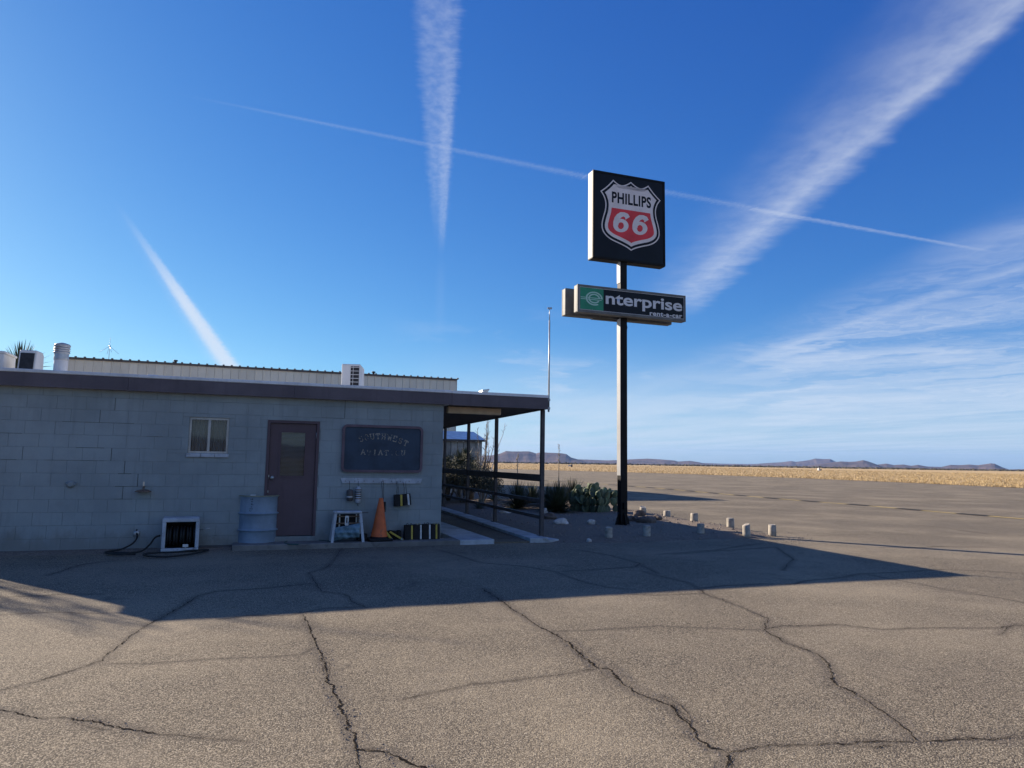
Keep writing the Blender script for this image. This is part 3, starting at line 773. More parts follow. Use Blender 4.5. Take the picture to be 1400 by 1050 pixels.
joint_crack([(146, 543), (146, 563)], .005); joint_crack([(0, 595), (30, 595)], .005); joint_crack([(0, 631), (22, 632)], .005); joint_crack([(17, 615), (17, 632)], .004)
joint_crack([(155, 686), (180, 686)], .003); joint_crack([(200, 600), (222, 601)], .004); joint_crack([(221, 592), (221, 600)], .004); joint_crack([(463, 548), (463, 572)], .006)
joint_crack([(440, 573), (470, 576)], .004); joint_crack([(430, 700), (470, 700)], .003)
o = crk.build('joint_crack', M['wallcrack'], bld)
# roof, fascia boards, white drip edge
mb = MB().box(XL - .12, .10, -.115, BD + .1, ZT + .002, ZT + .16); mb.build('roof_deck', M['roofwhite'], bld)
fl, fx = -9.0, XL - .14
cuts = [XL - .14, -5.02, WL(364, 540)[0], WL(540, 550)[0], .12]
cuts = [XL - .14, -5.3, -2.72, .115]
for a, b in zip(cuts, cuts[1:]):
    MB().box(a + .0015, b - .0015, -.145, -.12, ZT - .005, ZR).bev(.002).build('fascia_board', M['fascia'], bld)
MB().box(XL - .14, XL - .122, -.118, BD + .1, ZT - .005, ZR).build('fascia_board', M['fascia'], bld)
mb = MB().box(XL - .15, .12, -.155, -.03, ZR + .002, ZR + .055).bev(.008); mb.build('roof_edge', M['roofwhite'], bld)
MB().box(XL - .15, .1, -.028, BD + .1, ZT + .165, ZR + .03).build('roof_surface', M['roofwhite'], bld)
# window
wd = thing('window', None, None); del_keys = None
wd.parent = bld
cx = (wx0 + wx1) / 2
def rect_frame(x0, x1, z0, z1, y0, y1, w):
    m_ = MB(); m_.box(x0, x1, y0, y1, z0, z0 + w); m_.box(x0, x1, y0, y1, z1 - w, z1); m_.box(x0, x0 + w, y0, y1, z0 + w, z1 - w); m_.box(x1 - w, x1, y0, y1, z0 + w, z1 - w); return m_
rect_frame(wx0 + .002, wx1 - .002, wz0 + .002, wzt - .002, .03, .09, .035).build('window_frame', M['alu'], wd)
MB().box(cx - .02, cx + .02, .028, .085, wz0 + .038, wzt - .038).build('window_mullion', M['alu'], wd)
for a, b in ((wx0 + .038, cx - .021), (cx + .021, wx1 - .038)):
    obj_pydata('window_pane', [(a, .056, wz0 + .037), (b, .056, wz0 + .037), (b, .056, wzt - .037), (a, .056, wzt - .037)], [(0, 1, 2, 3)], M['glass'], wd)
vs, fs = [], []
n = 60
for i in range(n + 1):
    x = wx0 + .01 + (wx1 - wx0 - .02) * i / n; y = .16 + .012 * math.sin(i * 1.3) + .008 * math.sin(i * .45)
    vs += [(x, y, wz0), (x, y, wzt)]
for i in range(n): fs.append((2 * i, 2 * i + 2, 2 * i + 3, 2 * i + 1))
obj_pydata('curtain', vs, fs, M['curtain'], wd)
sw = (wx1 - wx0 + .04) / 3
for i in range(3):
    MB().box(wx0 - .02 + i * sw + .003, wx0 - .02 + (i + 1) * sw - .003, -.035, .025, wz0 - .062, wz0 - .003).bev(.005).build('window_sill', M['chip_white'], wd)
# door
dr = bpy.data.objects.new('door', None); link(dr, bld)
f_ = MB(); f_.box(dx0, dx0 + .045, -.012, .11, dz0, dzt); f_.box(dx1 - .045, dx1, -.012, .11, dz0, dzt); f_.box(dx0 + .045, dx1 - .045, -.012, .11, dzt - .045, dzt)
f_.build('door_frame', M['maroon'], dr)
a, b = dx0 + .050, dx1 - .050
gx0, gz1 = WL(381, 590); gx1, gz0 = WL(421, 652)
gx0 = (dx0 + dx1) / 2 - .225 + .01; gx1 = gx0 + .43; gz1 = WL(400, 590)[1]; gz0 = WL(400, 652)[1]
mb = MB()
for q in sub((a, b, dz0 + .012, dzt - .05), (gx0, gx1, gz0, gz1)): mb.box(q[0], q[1], .025, .065, q[2], q[3])
mb.build('door_leaf', M['maroon'], dr)
rect_frame(gx0 - .012, gx1 + .012, gz0 - .012, gz1 + .012, .014, .024, .028).build('glazing_bead', M['maroon'], dr)
obj_pydata('door_glass', [(gx0, .04, gz0), (gx1, .04, gz0), (gx1, .04, gz1), (gx0, .04, gz1)], [(0, 1, 2, 3)], M['glass'], dr)
mb = MB(); z = gz0 + .01
while z < gz1 - .02: mb.hexa([(gx0 + .01, .075, z), (gx1 - .01, .075, z), (gx1 - .01, .095, z + .012), (gx0 + .01, .095, z + .012), (gx0 + .01, .074, z + .003), (gx1 - .01, .074, z + .003), (gx1 - .01, .094, z + .015), (gx0 + .01, .094, z + .015)]); z += .022
o = mb.build('door_blind', M['blind'], dr, kind='stuff')
hx, hz_ = WL(369.5, 653)
mb = MB().lathe([(.034, 0), (.036, .006), (.016, .012), (.016, .035), (.028, .05), (.031, .065), (.022, .078), (.004, .082)], 16)
o = mb.build('door_knob', M['galv'], dr, (hx + .03, .024, hz_)); o.rotation_euler = (math.pi / 2, 0, 0)
for pz in (652 - 1, 672):
    MB().box(dx0 + .053, dx0 + .064, .018, .024, WL(366, pz)[1] - .02, WL(366, pz)[1] + .02).build('strike_plate', M['galv'], dr)
for zz in (dzt - .25, (dz0 + dzt) / 2, dz0 + .25):
    MB().tube([(dx1 - .048, .012, zz - .05), (dx1 - .048, .012, zz + .05)], .008).build('hinge', M['maroon' if zz < dzt - .3 else 'galv'], dr)
MB().box(dx0, dx1, -.02, .15, dz0 - .16, dz0 - .002).build('door_threshold', M['paint'], dr)

# pavement strip in front of the wall
x0_ = WL(318, 745)[0]
def local_sheet(name, boxes, mat, kind='structure', lb=None):
    mb = MB()
    for b in boxes: mb.box(*b)
    o = mb.build(name, mat); o.location = O; o.rotation_euler = (0, 0, A20); o['kind'] = kind; return o
ap = MB(); ap.box(x0_, .25, -.46, .002, -.1, ZP)
o = ap.bev(.008).build('concrete_footing', M['concrete_old']); o.location = O; o.rotation_euler = (0, 0, A20); o['kind'] = 'structure'
# dirt strip along the wall on the left
vs, fs = [], []
n = 60
for i in range(n + 1):
    x = XL - 1 + (x0_ - XL + 1) * i / n
    for j, y in enumerate((.004, -.10, -.2 - random.random() * .10, -.34 - random.random() * .14)): vs.append((x, y, (.030, .024 + random.random() * .02, .014 + random.random() * .012, -.02)[j]))
for i in range(n):
    for j in range(3): a = i * 4 + j; fs.append((a, a + 1, a + 5, a + 4))
o = obj_pydata('dirt_strip', vs, fs, M['dirt'], kind='structure', smooth=True); o.location = O; o.rotation_euler = (0, 0, A20)

# ---------------------------------------------------------------- porch canopy beside the building
cpx = WL(748, 548, -.1)[0]
can = thing('porch_canopy', 'dark flat porch canopy on slim posts with rails, right of the block building', 'canopy', O, A20)
CD = 12.6
pz = .09
FL = .04
MB().prism([(.12, -.10), (cpx - .02, -.10), (cpx - .02 + FL * CD, CD), (.12, CD)], 'z', ZT + .012, ZT + .14).build('canopy_roof', M['dark'], can)
MB().box(.118, cpx, -.145, -.12, ZT - .012, ZR).bev(.002).build('fascia_board', M['fascia'], can)
MB().prism([(cpx - .018, -.118), (cpx, -.118), (cpx + FL * CD, CD), (cpx - .018 + FL * CD, CD)], 'z', ZT - .012, ZR).build('fascia_board', M['fascia'], can)
MB().prism([(.122, -.155), (cpx + .012, -.155), (cpx + .012 + FL * CD, CD), (.122, CD)], 'z', ZR + .002, ZR + .055).build('roof_edge', M['roofwhite'], can)
PX_ = cpx - .05
posts = []
pp = MB().box(-.038, .038, -.038, .038, .0, ZT - .02).bev(.005).mesh('post', M['postp'])
py_ = [.02, 3.05, 6.1, 9.15]
py_ = [GL(742, 736, pz)[1], GL(684, 716, pz)[1], GL(642, 706, pz)[1], GL(609, 696, pz)[1]]
print('posts', py_, 'canopy x', cpx, [GL(742, 736, pz)[0], GL(684, 716, pz)[0], GL(642, 706, pz)[0], GL(609, 696, pz)[0]])
py_ = [0.0, 3.2, 5.9, 8.9, 11.8]
for i, y in enumerate(py_):
    o = bpy.data.objects.new('post', pp); link(o, can); o.location = (PX_ + FL * y, y, .0)
    MB().box(-.07, .07, -.07, .07, 0, .012).build('base_plate', M['postp'], o, (0, 0, pz + .001))
for za, zb, w in ((1.13, 1.27, .022), (.72, .79, .02), (.40, .47, .02)):
    for a, b in zip(py_, py_[1:]):
        a2, b2 = a + .042, b - .042; MB().prism([(-w + FL * a2, a2), (w + FL * a2, a2), (w + FL * b2, b2), (-w + FL * b2, b2)], 'z', za, zb).bev(.004).build('rail', M['postp'], can, (PX_, 0, 0))
lx0, lz = WL(612, 565, .5); lx1, _ = WL(684, 568, .5)
lx0 = max(lx0, .16)
o = MB().box(lx0, lx1, .45, .60, ZT - .12, ZT + .008).bev(.01).build('strip_light', M['lamp'], can)
# walkway
wk = MB(); wk.box(.252, .90, -.46, CD, -.05, ZP); o = wk.bev(.006).build('walkway_slab', M['concrete_paint']); o.location = O; o.rotation_euler = (0, 0, A20); o['kind'] = 'structure'
wk = MB(); wk.prism([(1.62, -.42), (1.98, -.42), (1.98 + FL * CD, CD), (1.62 + FL * CD, CD)], 'z', -.05, pz); o = wk.bev(.006).build('walkway_kerb', M['concrete_paint']); o.location = O; o.rotation_euler = (0, 0, A20); o['kind'] = 'structure'
wk = MB(); wk.prism([(.903, -.40), (1.617, -.40), (1.617 + FL * CD, CD), (.903, CD)], 'z', -.05, .035); o = wk.build('walkway', M['asphalt']); o.location = O; o.rotation_euler = (0, 0, A20); o['kind'] = 'structure'
wk = MB(); wk.prism([(1.982, -.42), (2.25, -.32), (1.982, .9)], 'z', -.05, .05); o = wk.build('walkway_apron', M['concrete_paint']); o.location = O; o.rotation_euler = (0, 0, A20); o['kind'] = 'structure'

# flag mast at the canopy corner
mx, mz = WL(749, 545); p = LW(cpx + .035, -.1); top = WL(750, 421, -.1)[1]
t_ = thing('antenna_mast', 'thin silver antenna mast rising above the front corner of the canopy', 'antenna', p, 0)
MB().tube([(0, 0, 2.5), (0, 0, top - .25)], [.018, .014], 8).build('pole', M['galv'], t_)
MB().tube([(0, 0, top - .25), (0, 0, top)], [.010, .008], 6).build('tip', M['galv'], t_)
MB().box(-.045, .045, -.02, .02, top - .02, top + .012).build('tip_plate', M['galv'], t_)
for z in (2.55, 2.72): MB().box(-.05, .03, -.03, .03, z, z + .04).build('bracket', M['galv'], t_)
# flood light above canopy
fx_, fz_ = WL(662, 540, .6); t_ = thing('flood_light', 'small grey flood light standing on the canopy roof', 'light', LW(fx_, .6, ZR + .03), A20 + .25)
MB().tube([(0, 0, 0), (0, 0, .10)], .012).build('stem', M['galv'], t_)
MB().hexa([(-.10, -.06, .06), (.03, -.06, .06), (.03, .08, .06), (-.10, .08, .06), (-.07, -.06, .14), (.10, -.06, .17), (.10, .08, .17), (-.07, .08, .14)]).bev(.01).build('housing', M['galv'], t_)
MB().hexa([(-.105, -.065, .05), (.035, -.065, .05), (.035, .085, .05), (-.105, .085, .05), (-.10, -.06, .058), (.03, -.06, .058), (.03, .08, .058), (-.10, .08, .058)]).build('lens', M['lamp'], t_)

# ---------------------------------------------------------------- things on the roof
ZF = ZR + .03
def roof_at(px, py, off): x, z = WL(px, py, off); return x, z
# split AC outdoor unit, seen end on
off = 3.6; xa, zt = roof_at(468, 497, off); xb, _ = roof_at(494, 497, off); t_ = thing('air_conditioner', 'tall white air conditioner unit on the roof above the maroon door', 'air conditioner', LW((xa + xb) / 2, off, ZF), A20 - .25)
w = xb - xa; h = zt - ZF
MB().box(-w * .52, w * .46, 0, .85, .06, h).bev(.012).build('casing', M['white'], t_)
MB().box(-.02, w * .40, -.006, -.001, .12, h - .05).build('grille', M['grille'], t_)
n = 9
for i in range(n): z = .14 + (h - .22) * i / (n - 1); MB().box(-.015, w * .39, -.016, -.008, z, z + .012).build('grille_bar', M['white'], t_)
for x in (-w * .35, w * .3): MB().box(x - .03, x + .03, .05, .8, 0, .058).build('foot', M['galv'], t_)
MB().box(w * .08, w * .10, -.020, -.017, .12, h - .05).build('grille_post', M['white'], t_)
# line set hoops left of it
t_ = thing('pipe_hoop', 'black insulated pipes arching over the roof left of the air conditioner', 'pipe', LW(xa, off, ZF), A20)
for k in range(3):
    pts = [(-.62 + .62 * i / 14 + k * .02, .05 * k + .1, .02 + (.26 - .05 * k) * math.sin(math.pi * (i / 14) ** .75 * .86)) for i in range(15)]
    MB().tube(pts, .016, 6).build('pipe', M['hose'], t_)
# round vent stack
off = 4.0; xa, zt = roof_at(74, 470, off); xb, _ = roof_at(97, 470, off); cxs = (xa + xb) / 2; h = zt - ZF
t_ = thing('vent_stack', 'round white vent stack with a banded metal cap on the roof', 'vent', LW(cxs - .0, off, ZF), A20)
r = (xb - xa) * .42
MB().lathe([(r, 0), (r, h * .30), (r * 1.02, h * .31), (r, h * .33), (r, h * .70)], 28, cap=False).build('duct', M['white'], t_)
MB().lathe([(r * 1.04, h * .66), (r * 1.1, h * .70), (r * 1.04, h * .74), (r * 1.05, h * .80)], 28, cap=False).build('collar', M['galv'], t_)
for k in range(4): MB().lathe([(r * 1.12, h * (.80 + k * .045)), (r * 1.22, h * (.825 + k * .045)), (r * 1.12, h * (.835 + k * .045))], 28, cap=False).build('cap_ring', M['galv'], t_)
MB().lathe([(r * 1.02, h * .78), (r * 1.05, h * .96), (r * 1.25, h * .97), (r * 1.05, h * 1.0), (r * .3, h * 1.03)], 28).build('cap', M['galv'], t_)
# exhaust hood
off = 4.6; xa, zt = roof_at(25, 478, off); xb, _ = roof_at(54, 478, off); w = (xb - xa) * .92; h = zt - ZF
t_ = thing('exhaust_hood', 'boxy white exhaust hood with dark screen, left of the round vent stack', 'vent', LW((xa + xb) / 2, off, ZF), A20 - .06)
m_ = MB(); m_.prism([(-w * .48, 0), (w * .48, 0), (w * .42, h * .42), (-w * .42, h * .42)], 'y', 0, .45); m_.build('base', M['white'], t_)
m_ = MB().prism([(-.10, h * .40), (.36, h * .40), (.44, h * .60), (.42, h * .94), (.34, h), (-.02, h)], 'x', -w * .46, w * .46)
m_.bev(.012).build('hood', M['white'], t_)
m_ = MB().hexa([(-w * .36, -.108, h * .47), (w * .36, -.108, h * .47), (w * .36, -.085, h * .47), (-w * .36, -.085, h * .47), (-w * .36, -.052, h * .93), (w * .36, -.052, h * .93), (w * .36, -.03, h * .93), (-w * .36, -.03, h * .93)])
m_.build('screen', M['grille'], t_)
MB().box(-w * .42, w * .42, -.13, -.09, h * .40, h * .45).bev(.006).build('lip', M['white'], t_)
# cooler at the far left edge
off = 4.4; xb, zt = roof_at(6, 480, off); t_ = thing('roof_cooler', 'white box cooler cut off by the left edge of the photo, on the roof', 'cooler', LW(xb, off, ZF), A20)
MB().box(-.8, 0, 0, .8, .05, zt - ZF - .05).bev(.012).build('casing', M['white'], t_); MB().box(-.82, .02, -.02, .82, zt - ZF - .05, zt - ZF).bev(.01).build('lid', M['white'], t_)
for i in range(8): MB().box(-.7, -.1, -.012, -.001, .15 + i * .1, .20 + i * .1).build('louvre', M['white'], t_)
# small skylight / vent cover
off = 1.5; xa, zt = roof_at(201, 512, off); xb, _ = roof_at(217, 512, off); t_ = thing('roof_vent', 'small white vent cap on the roof edge above the block wall', 'vent', LW((xa + xb) / 2, off, ZF), A20)
MB().box(-.08, .08, 0, .16, 0, max(zt - ZF, .12) - .04).build('neck', M['white'], t_); MB().box(-(xb - xa) / 2, (xb - xa) / 2, -.03, .2, max(zt - ZF, .12) - .04, max(zt - ZF, .12)).bev(.01).build('cap', M['white'], t_)
x_, z_ = roof_at(583, 537, 1.2)
t_ = thing('roof_patch', 'low white patched hump on the roof near the canopy', 'roof patch', LW(x_, 1.2, ZF), A20)
MB().blob((0, 0, .0), (.42, .3, .075), 3, .15, seed=4).build('membrane', M['roofwhite'], t_)

# ---------------------------------------------------------------- tan metal hangar behind
hp = AT(624, 520, 39.0)
def HL(px, py):
    d = ray(px, py); t = (hp - EYE).dot(UY) / d.dot(UY); p = EYE + d * t; return (p - hp).dot(UX), p.z
hg = thing('metal_hangar', 'long tan sheet metal hangar rising behind the block building', 'hangar', (hp.x, hp.y, 0), A20)
hx0, hz0 = HL(97, 486); HZ = hp.z
print('hangar', hx0, hz0, HZ)
HZ = (HZ + hz0) / 2
HLn = hx0 - 7.0
HLn = hx0
pitch = .375
npn = int(-hx0 / pitch) + 1
pmesh = MB()
pmesh.prism([(0, .0), (.025, -.035), (.055, -.035), (.080, .0), (pitch - .004, .0), (pitch - .004, .03), (0, .03)], 'z', 0, HZ - .05)
pmesh = pmesh.mesh('wall_panel', M['tan'])
for i in range(npn):
    o = bpy.data.objects.new('wall_panel', pmesh); link(o, hg); o.location = (-pitch * (i + 1), 0, 0)
MB().box(-npn * pitch, 0, .035, 14, 0, HZ - .1).build('inner_wall', M['tan'], hg)
m_ = MB(); m_.prism([(-.10, HZ - .03), (14.1, HZ - .03), (14.1, HZ), (7, HZ + .35), (-.10, HZ)], 'x', -npn * pitch - .1, .1); m_.build('roof', M['tan_trim'], hg)
rb = MB(); x = -npn * pitch
while x < .05: rb.box(x, x + .09, -.15, -.09, HZ - .02, HZ + .045); x += pitch
rb.build('roof_rib', M['tan_trim'], hg, kind='stuff')
MB().box(-npn * pitch, 0, -.06, -.04, HZ - .10, HZ - .035).build('eave_trim', M['tan_trim'], hg)
MB().box(.002, .035, -.04, 14, 0, HZ - .06).build('corner_trim', M['tan'], hg)
for px in (239, 505 + 8):
    x_, _ = HL(px, 492); o = MB().lathe([(.06, 0), (.06, .12), (.11, .13), (.10, .18), (.02, .20)], 10).build('roof_vent', M['dark'], hg, (x_, .4, HZ + .01))
ax, az_ = HL(146, 488); t_ = thing('roof_antenna', 'thin spidery antenna on the roof ridge left of the hangar top', 'antenna', hp + UX * ax + Vector((0, 0, 0)) - Vector((0, 0, hp.z)) + Vector((0, 0, HZ)) + UY * .5, A20)
tz = HL(146, 459)[1] - HZ
MB().tube([(0, 0, 0), (0, 0, tz)], [.013, .006], 5).build('rod', M['galv'], t_)
for a in range(4): MB().tube([(0, 0, tz * .62), (.42 * math.cos(a * 1.57 + .4), .42 * math.sin(a * 1.57 + .4), tz * .32)], .007, 4).build('radial', M['galv'], t_)
MB().lathe([(.03, tz * .58), (.035, tz * .6), (.03, tz * .66)], 8).build('coupler', M['galv'], t_)

# small shed seen under the canopy
shp = G(658, 676); SHY = shp.y
t_ = thing('timber_shed', 'pale weathered shed of upright boards with light roof, seen between the canopy posts', 'shed', (shp.x, shp.y, 0), A20)
sz = AT(657, 603, SHY).z
for i in range(14):
    o = MB().box(-.30 * (i + 1) + .012, -.30 * i - .012, random.uniform(0, .01), .03, 0, sz - .02).build('board', M['shedwall'], t_)
MB().box(-4.2, -.0, .031, 3.5, 0, sz - .05).build('shed_body', M['darkgap'], t_)
m_ = MB(); m_.prism([(-.15, sz), (3.7, sz + .1), (3.7, sz + .16), (1.8, sz + .5), (-.15, sz + .05)], 'x', -4.3, .12); m_.build('roof', M['shedroof'], t_)
MB().box(-4.3, .12, -.18, -.152, sz - .04, sz + .05).build('gutter', M['dark'], t_)
q = AT(621, 600, 37.0)

# ---------------------------------------------------------------- wall sign
sx0, szt = WL(469, 580, -.05); sx1, _ = WL(579, 583, -.05); szb = WL(467, 644, -.05)[1]; sx0 = (sx0 + WL(466, 644, -.05)[0]) / 2; sx1 = (sx1 + WL(577, 647, -.05)[0]) / 2
szt = (szt + WL(579, 583, -.05)[1]) / 2; szb = (szb + WL(577, 648, -.05)[1]) / 2
SW, SH = sx1 - sx0, szt - szb
t_ = thing('wall_sign', 'dark blue board sign with maroon frame and flaking lettering on the block wall', 'sign', LW(sx0, 0, szb), A20)
def rrect(x0, x1, z0, z1, r, n=6):
    P = []
    for cx_, cz, a0_ in ((x1 - r, z1 - r, 0), (x0 + r, z1 - r, 90), (x0 + r, z0 + r, 180), (x1 - r, z0 + r, 270)):
        for k in range(n + 1): a = math.radians(a0_ + 90 * k / n); P.append((cx_ + r * math.cos(a), cz + r * math.sin(a)))
    return P
def ring(P, Qr, y0, y1):
    m_ = MB(); n = len(P); V = [[m_.bm.verts.new((p[0], y, p[1])) for p in L] for L in (P, Qr) for y in (y0, y1)]
    for a, b in ((0, 2), (2, 3), (3, 1), (1, 0)):
        for i in range(n): m_.bm.faces.new((V[a][i], V[a][(i + 1) % n], V[b][(i + 1) % n], V[b][i]))
    return m_
ring(rrect(0, SW, 0, SH, .095), rrect(.045, SW - .045, .045, SH - .045, .05), -.055, -.006).build('frame', M['frame_paint'], t_)
MB().prism(rrect(.04, SW - .04, .04, SH - .04, .055), 'y', -.035, -.008).build('board', M['blue_board'], t_)
# slab-serif letters from strokes on a unit cell
def arc(cx_, cy_, rx, ry, a0_, a1, n=10): return [(cx_ + rx * math.cos(math.radians(a0_ + (a1 - a0_) * k / n)), cy_ + ry * math.sin(math.radians(a0_ + (a1 - a0_) * k / n))) for k in range(n + 1)]
SER = lambda x, y, w=.17: [(x - w, y), (x + w, y)]
LET = {
 'S': [arc(.4, .74, .26, .22, 20, 270) + arc(.4, .28, .28, .25, 90, -160)],
 'O': [arc(.42, .5, .34, .46, 0, 360, 20)],
 'U': [[(.14, .96), (.14, .34)] + arc(.42, .32, .28, .28, 180, 360) + [(.70, .96)], SER(.14, .96), SER(.70, .96)],
 'T': [[(.42, .04), (.42, .94)], [(.06, .74), (.06, .94), (.78, .94), (.78, .74)], SER(.42, .04)],
 'H': [[(.16, .04), (.16, .96)], [(.68, .04), (.68, .96)], [(.16, .5), (.68, .5)], SER(.16, .04), SER(.68, .04), SER(.16, .96), SER(.68, .96)],
 'W': [[(.08, .96), (.26, .04), (.46, .7), (.66, .04), (.84, .96)], SER(.08, .96, .12), SER(.84, .96, .12)],
 'E': [[(.16, .04), (.16, .96)], [(.04, .96), (.70, .96), (.70, .76)], [(.04, .04), (.72, .04), (.72, .26)], [(.16, .5), (.52, .5)]],
 'A': [[(.08, .04), (.42, .96), (.76, .04)], [(.22, .36), (.62, .36)], SER(.08, .04, .13), SER(.76, .04, .13)],
 'V': [[(.08, .96), (.42, .04), (.76, .96)], SER(.08, .96, .13), SER(.76, .96, .13)],
 'I': [[(.42, .04), (.42, .96)], SER(.42, .04), SER(.42, .96)],
 'N': [[(.14, .04), (.14, .96), (.70, .04), (.70, .96)], SER(.14, .04), SER(.70, .96), SER(.10, .96, .1)],
}
def stroke_letter(ch, w, h, th, mat, parent, x, z, rot, y):
    m_ = MB()
    for k, st in enumerate(LET[ch]):
        tt = th * (.62 if len(st) == 2 and abs(st[0][1] - st[1][1]) < .01 else 1)
        for a, b in zip(st, st[1:]):
            A_ = Vector((a[0] * w, a[1] * h)); B_ = Vector((b[0] * w, b[1] * h)); d = (B_ - A_)
            if d.length < 1e-6: continue
            d.normalize(); n_ = Vector((-d.y, d.x)) * tt / 2; A_ -= d * tt * .3; B_ += d * tt * .3; yy = -k * .0003
            v = [m_.bm.verts.new((q.x, yy, q.y)) for q in (A_ - n_, B_ - n_, B_ + n_, A_ + n_)]; m_.bm.faces.new(v)
    o = m_.build('letter', mat, parent, (x, y, z)); o.rotation_euler = (0, -rot, 0); return o
word = 'SOUTHWEST'; cx_ = SW * .505
for i, ch in enumerate(word):
    a = math.radians((i - 4) * -5.6); Rr = 1.02
    x = cx_ + Rr * math.sin(-a) ; z = SH * .70 - Rr * (1 - math.cos(a)) + .0
    lw = .085
    stroke_letter(ch, .092, .105, .017, M['faded'], t_, x - .04 * math.cos(a), z + .04 * math.sin(a) * -1 * -1, a, -.0365)
for i, (ch, mt) in enumerate(zip('AVIATION', ('faded', 'faded2', 'faded', 'faded', 'faded', 'faded3', 'faded3', 'faded'))):
    stroke_letter(ch, .092, .095, .016, M[mt], t_, cx_ - .40 + i * .104, SH * .365 + random.uniform(-.004, .004), random.uniform(-.03, .03), -.0365)

# hook rail
rx0, rz = WL(466, 655, -.02); rx1, rz1 = WL(577, 656, -.02); zb = WL(520, 661, -.02)[1]; ztp = WL(520, 654, -.02)[1]
t_ = thing('hook_rail', 'white chipped board with hooks mounted below the blue sign', 'rack', LW(rx0, 0, zb), A20)
RW = rx1 - rx0; RH = ztp - zb
MB().prism([(.03, 0), (RW - .03, 0), (RW, RH * .8), (RW - .0, RH), (0, RH), (0, RH * .8)], 'y', -.024, -.002).bev(.003).build('board', M['chip_white'], t_)
hk = MB().tube([(0, -.024, .04), (0, -.05, .035), (0, -.062, .05)], .004, 5).mesh('hook', M['rust'])
HOOK = {}
for i in range(9):
    o = bpy.data.objects.new('hook', hk); link(o, t_); o.location = (.08 + i * (RW - .16) / 8, 0, 0)
def hang(px, py, off=-.06): x, z = WL(px, py, off); return x, z
# hanging chocks: (name, label, px left/right, py top/bottom)
def hang_thing(name, label, cat, pl, pr, pt, pb, ropes, kind='chock', grp=None):
    x0, z1 = hang(pl, pt); x1, _ = hang(pr, pt); z0 = hang((pl + pr) / 2, pb)[1]; xc = (x0 + x1) / 2; w = x1 - x0; h = z1 - z0
    t = thing(name, label, cat, LW(xc, -.07, z0), A20, grp)
    for rx in ropes:
        hx_ = WL(rx, 657, -.06)[0] - xc; hz2 = zb + .045 - z0
        MB().tube([(hx_, .005, hz2), (hx_ * .6 + rng.normal() * .004, 0, (hz2 + h) / 2), (max(-w * .3, min(w * .3, hx_)), 0, h - .01)], .004, 5).build('rope', M['rope'], t)
    return t, w, h
t, w, h = hang_thing('hanging_bumper', 'dark grey rounded bumper hanging furthest left on the hook rail', 'bumper', 474, 483, 669, 685, [478])
MB().lathe([(w * .30, 0), (w * .48, h * .06), (w * .5, h * .5), (w * .48, h * .92), (w * .2, h)], 14).build('body', M['dark'], t)
MB().lathe([(w * .505, h * .30), (w * .52, h * .36), (w * .505, h * .42)], 14, cap=False).build('band', M['galv'], t)
t, w, h = hang_thing('hanging_sock', 'pale tied bundle with dark bands hanging second on the hook rail', 'bundle', 486, 494, 665, 688, [490])
MB().lathe([(w * .15, 0), (w * .42, h * .05), (w * .5, h * .3), (w * .42, h * .6), (w * .48, h * .85), (w * .2, h)], 14).build('body', M['chip_white'], t)
for k in range(5): MB().lathe([(w * .50, h * (.25 + k * .13)), (w * .53, h * (.28 + k * .13)), (w * .50, h * (.31 + k * .13))], 14, cap=False).build('band', M['darkgap' if k % 2 else 'rust'], t)
MB().tube([(0, 0, 0), (.005, 0, -.05)], .006, 5).build('tail', M['rope'], t)
t, w, h = hang_thing('hanging_bar', 'long black rubber handle on cord hanging behind the orange cone', 'chock', 523, 527.5, 686, 700, [524, 521])
MB().box(-w * .45, w * .45, -.02, .02, 0, h).bev(.006).build('body', M['rubber'], t)
grpH = None
for (a, b, tpy, bpy_, rp, lb, stripe, tilt) in ((539, 551, 676, 692, [545, 543], 'black chock with yellow stripe at its right edge, left one of the hanging pair', 'yellow', -.04), (551.5, 562, 675, 690.5, [554, 558], 'black chock with white stripe, right one of the hanging pair', 'whitep', -.10)):
    t, w, h = hang_thing('wheel_chock', lb, 'wheel chock', a, b, tpy, bpy_, rp)
    t.rotation_euler = (0, tilt, A20)
    MB().prism([(-.05, 0), (.05, 0), (.03, h), (-.03, h)], 'x', -w / 2, w / 2).bev(.005).build('body', M['rubber'], t)
    xs_ = w * .30 if stripe == 'yellow' else w * .18
    MB().prism([(-.0535, .004), (-.0525, .004), (-.0335, h - .004), (-.0345, h - .004)], 'x', xs_ - .018, xs_ + .018).build('stripe', M[stripe], t)

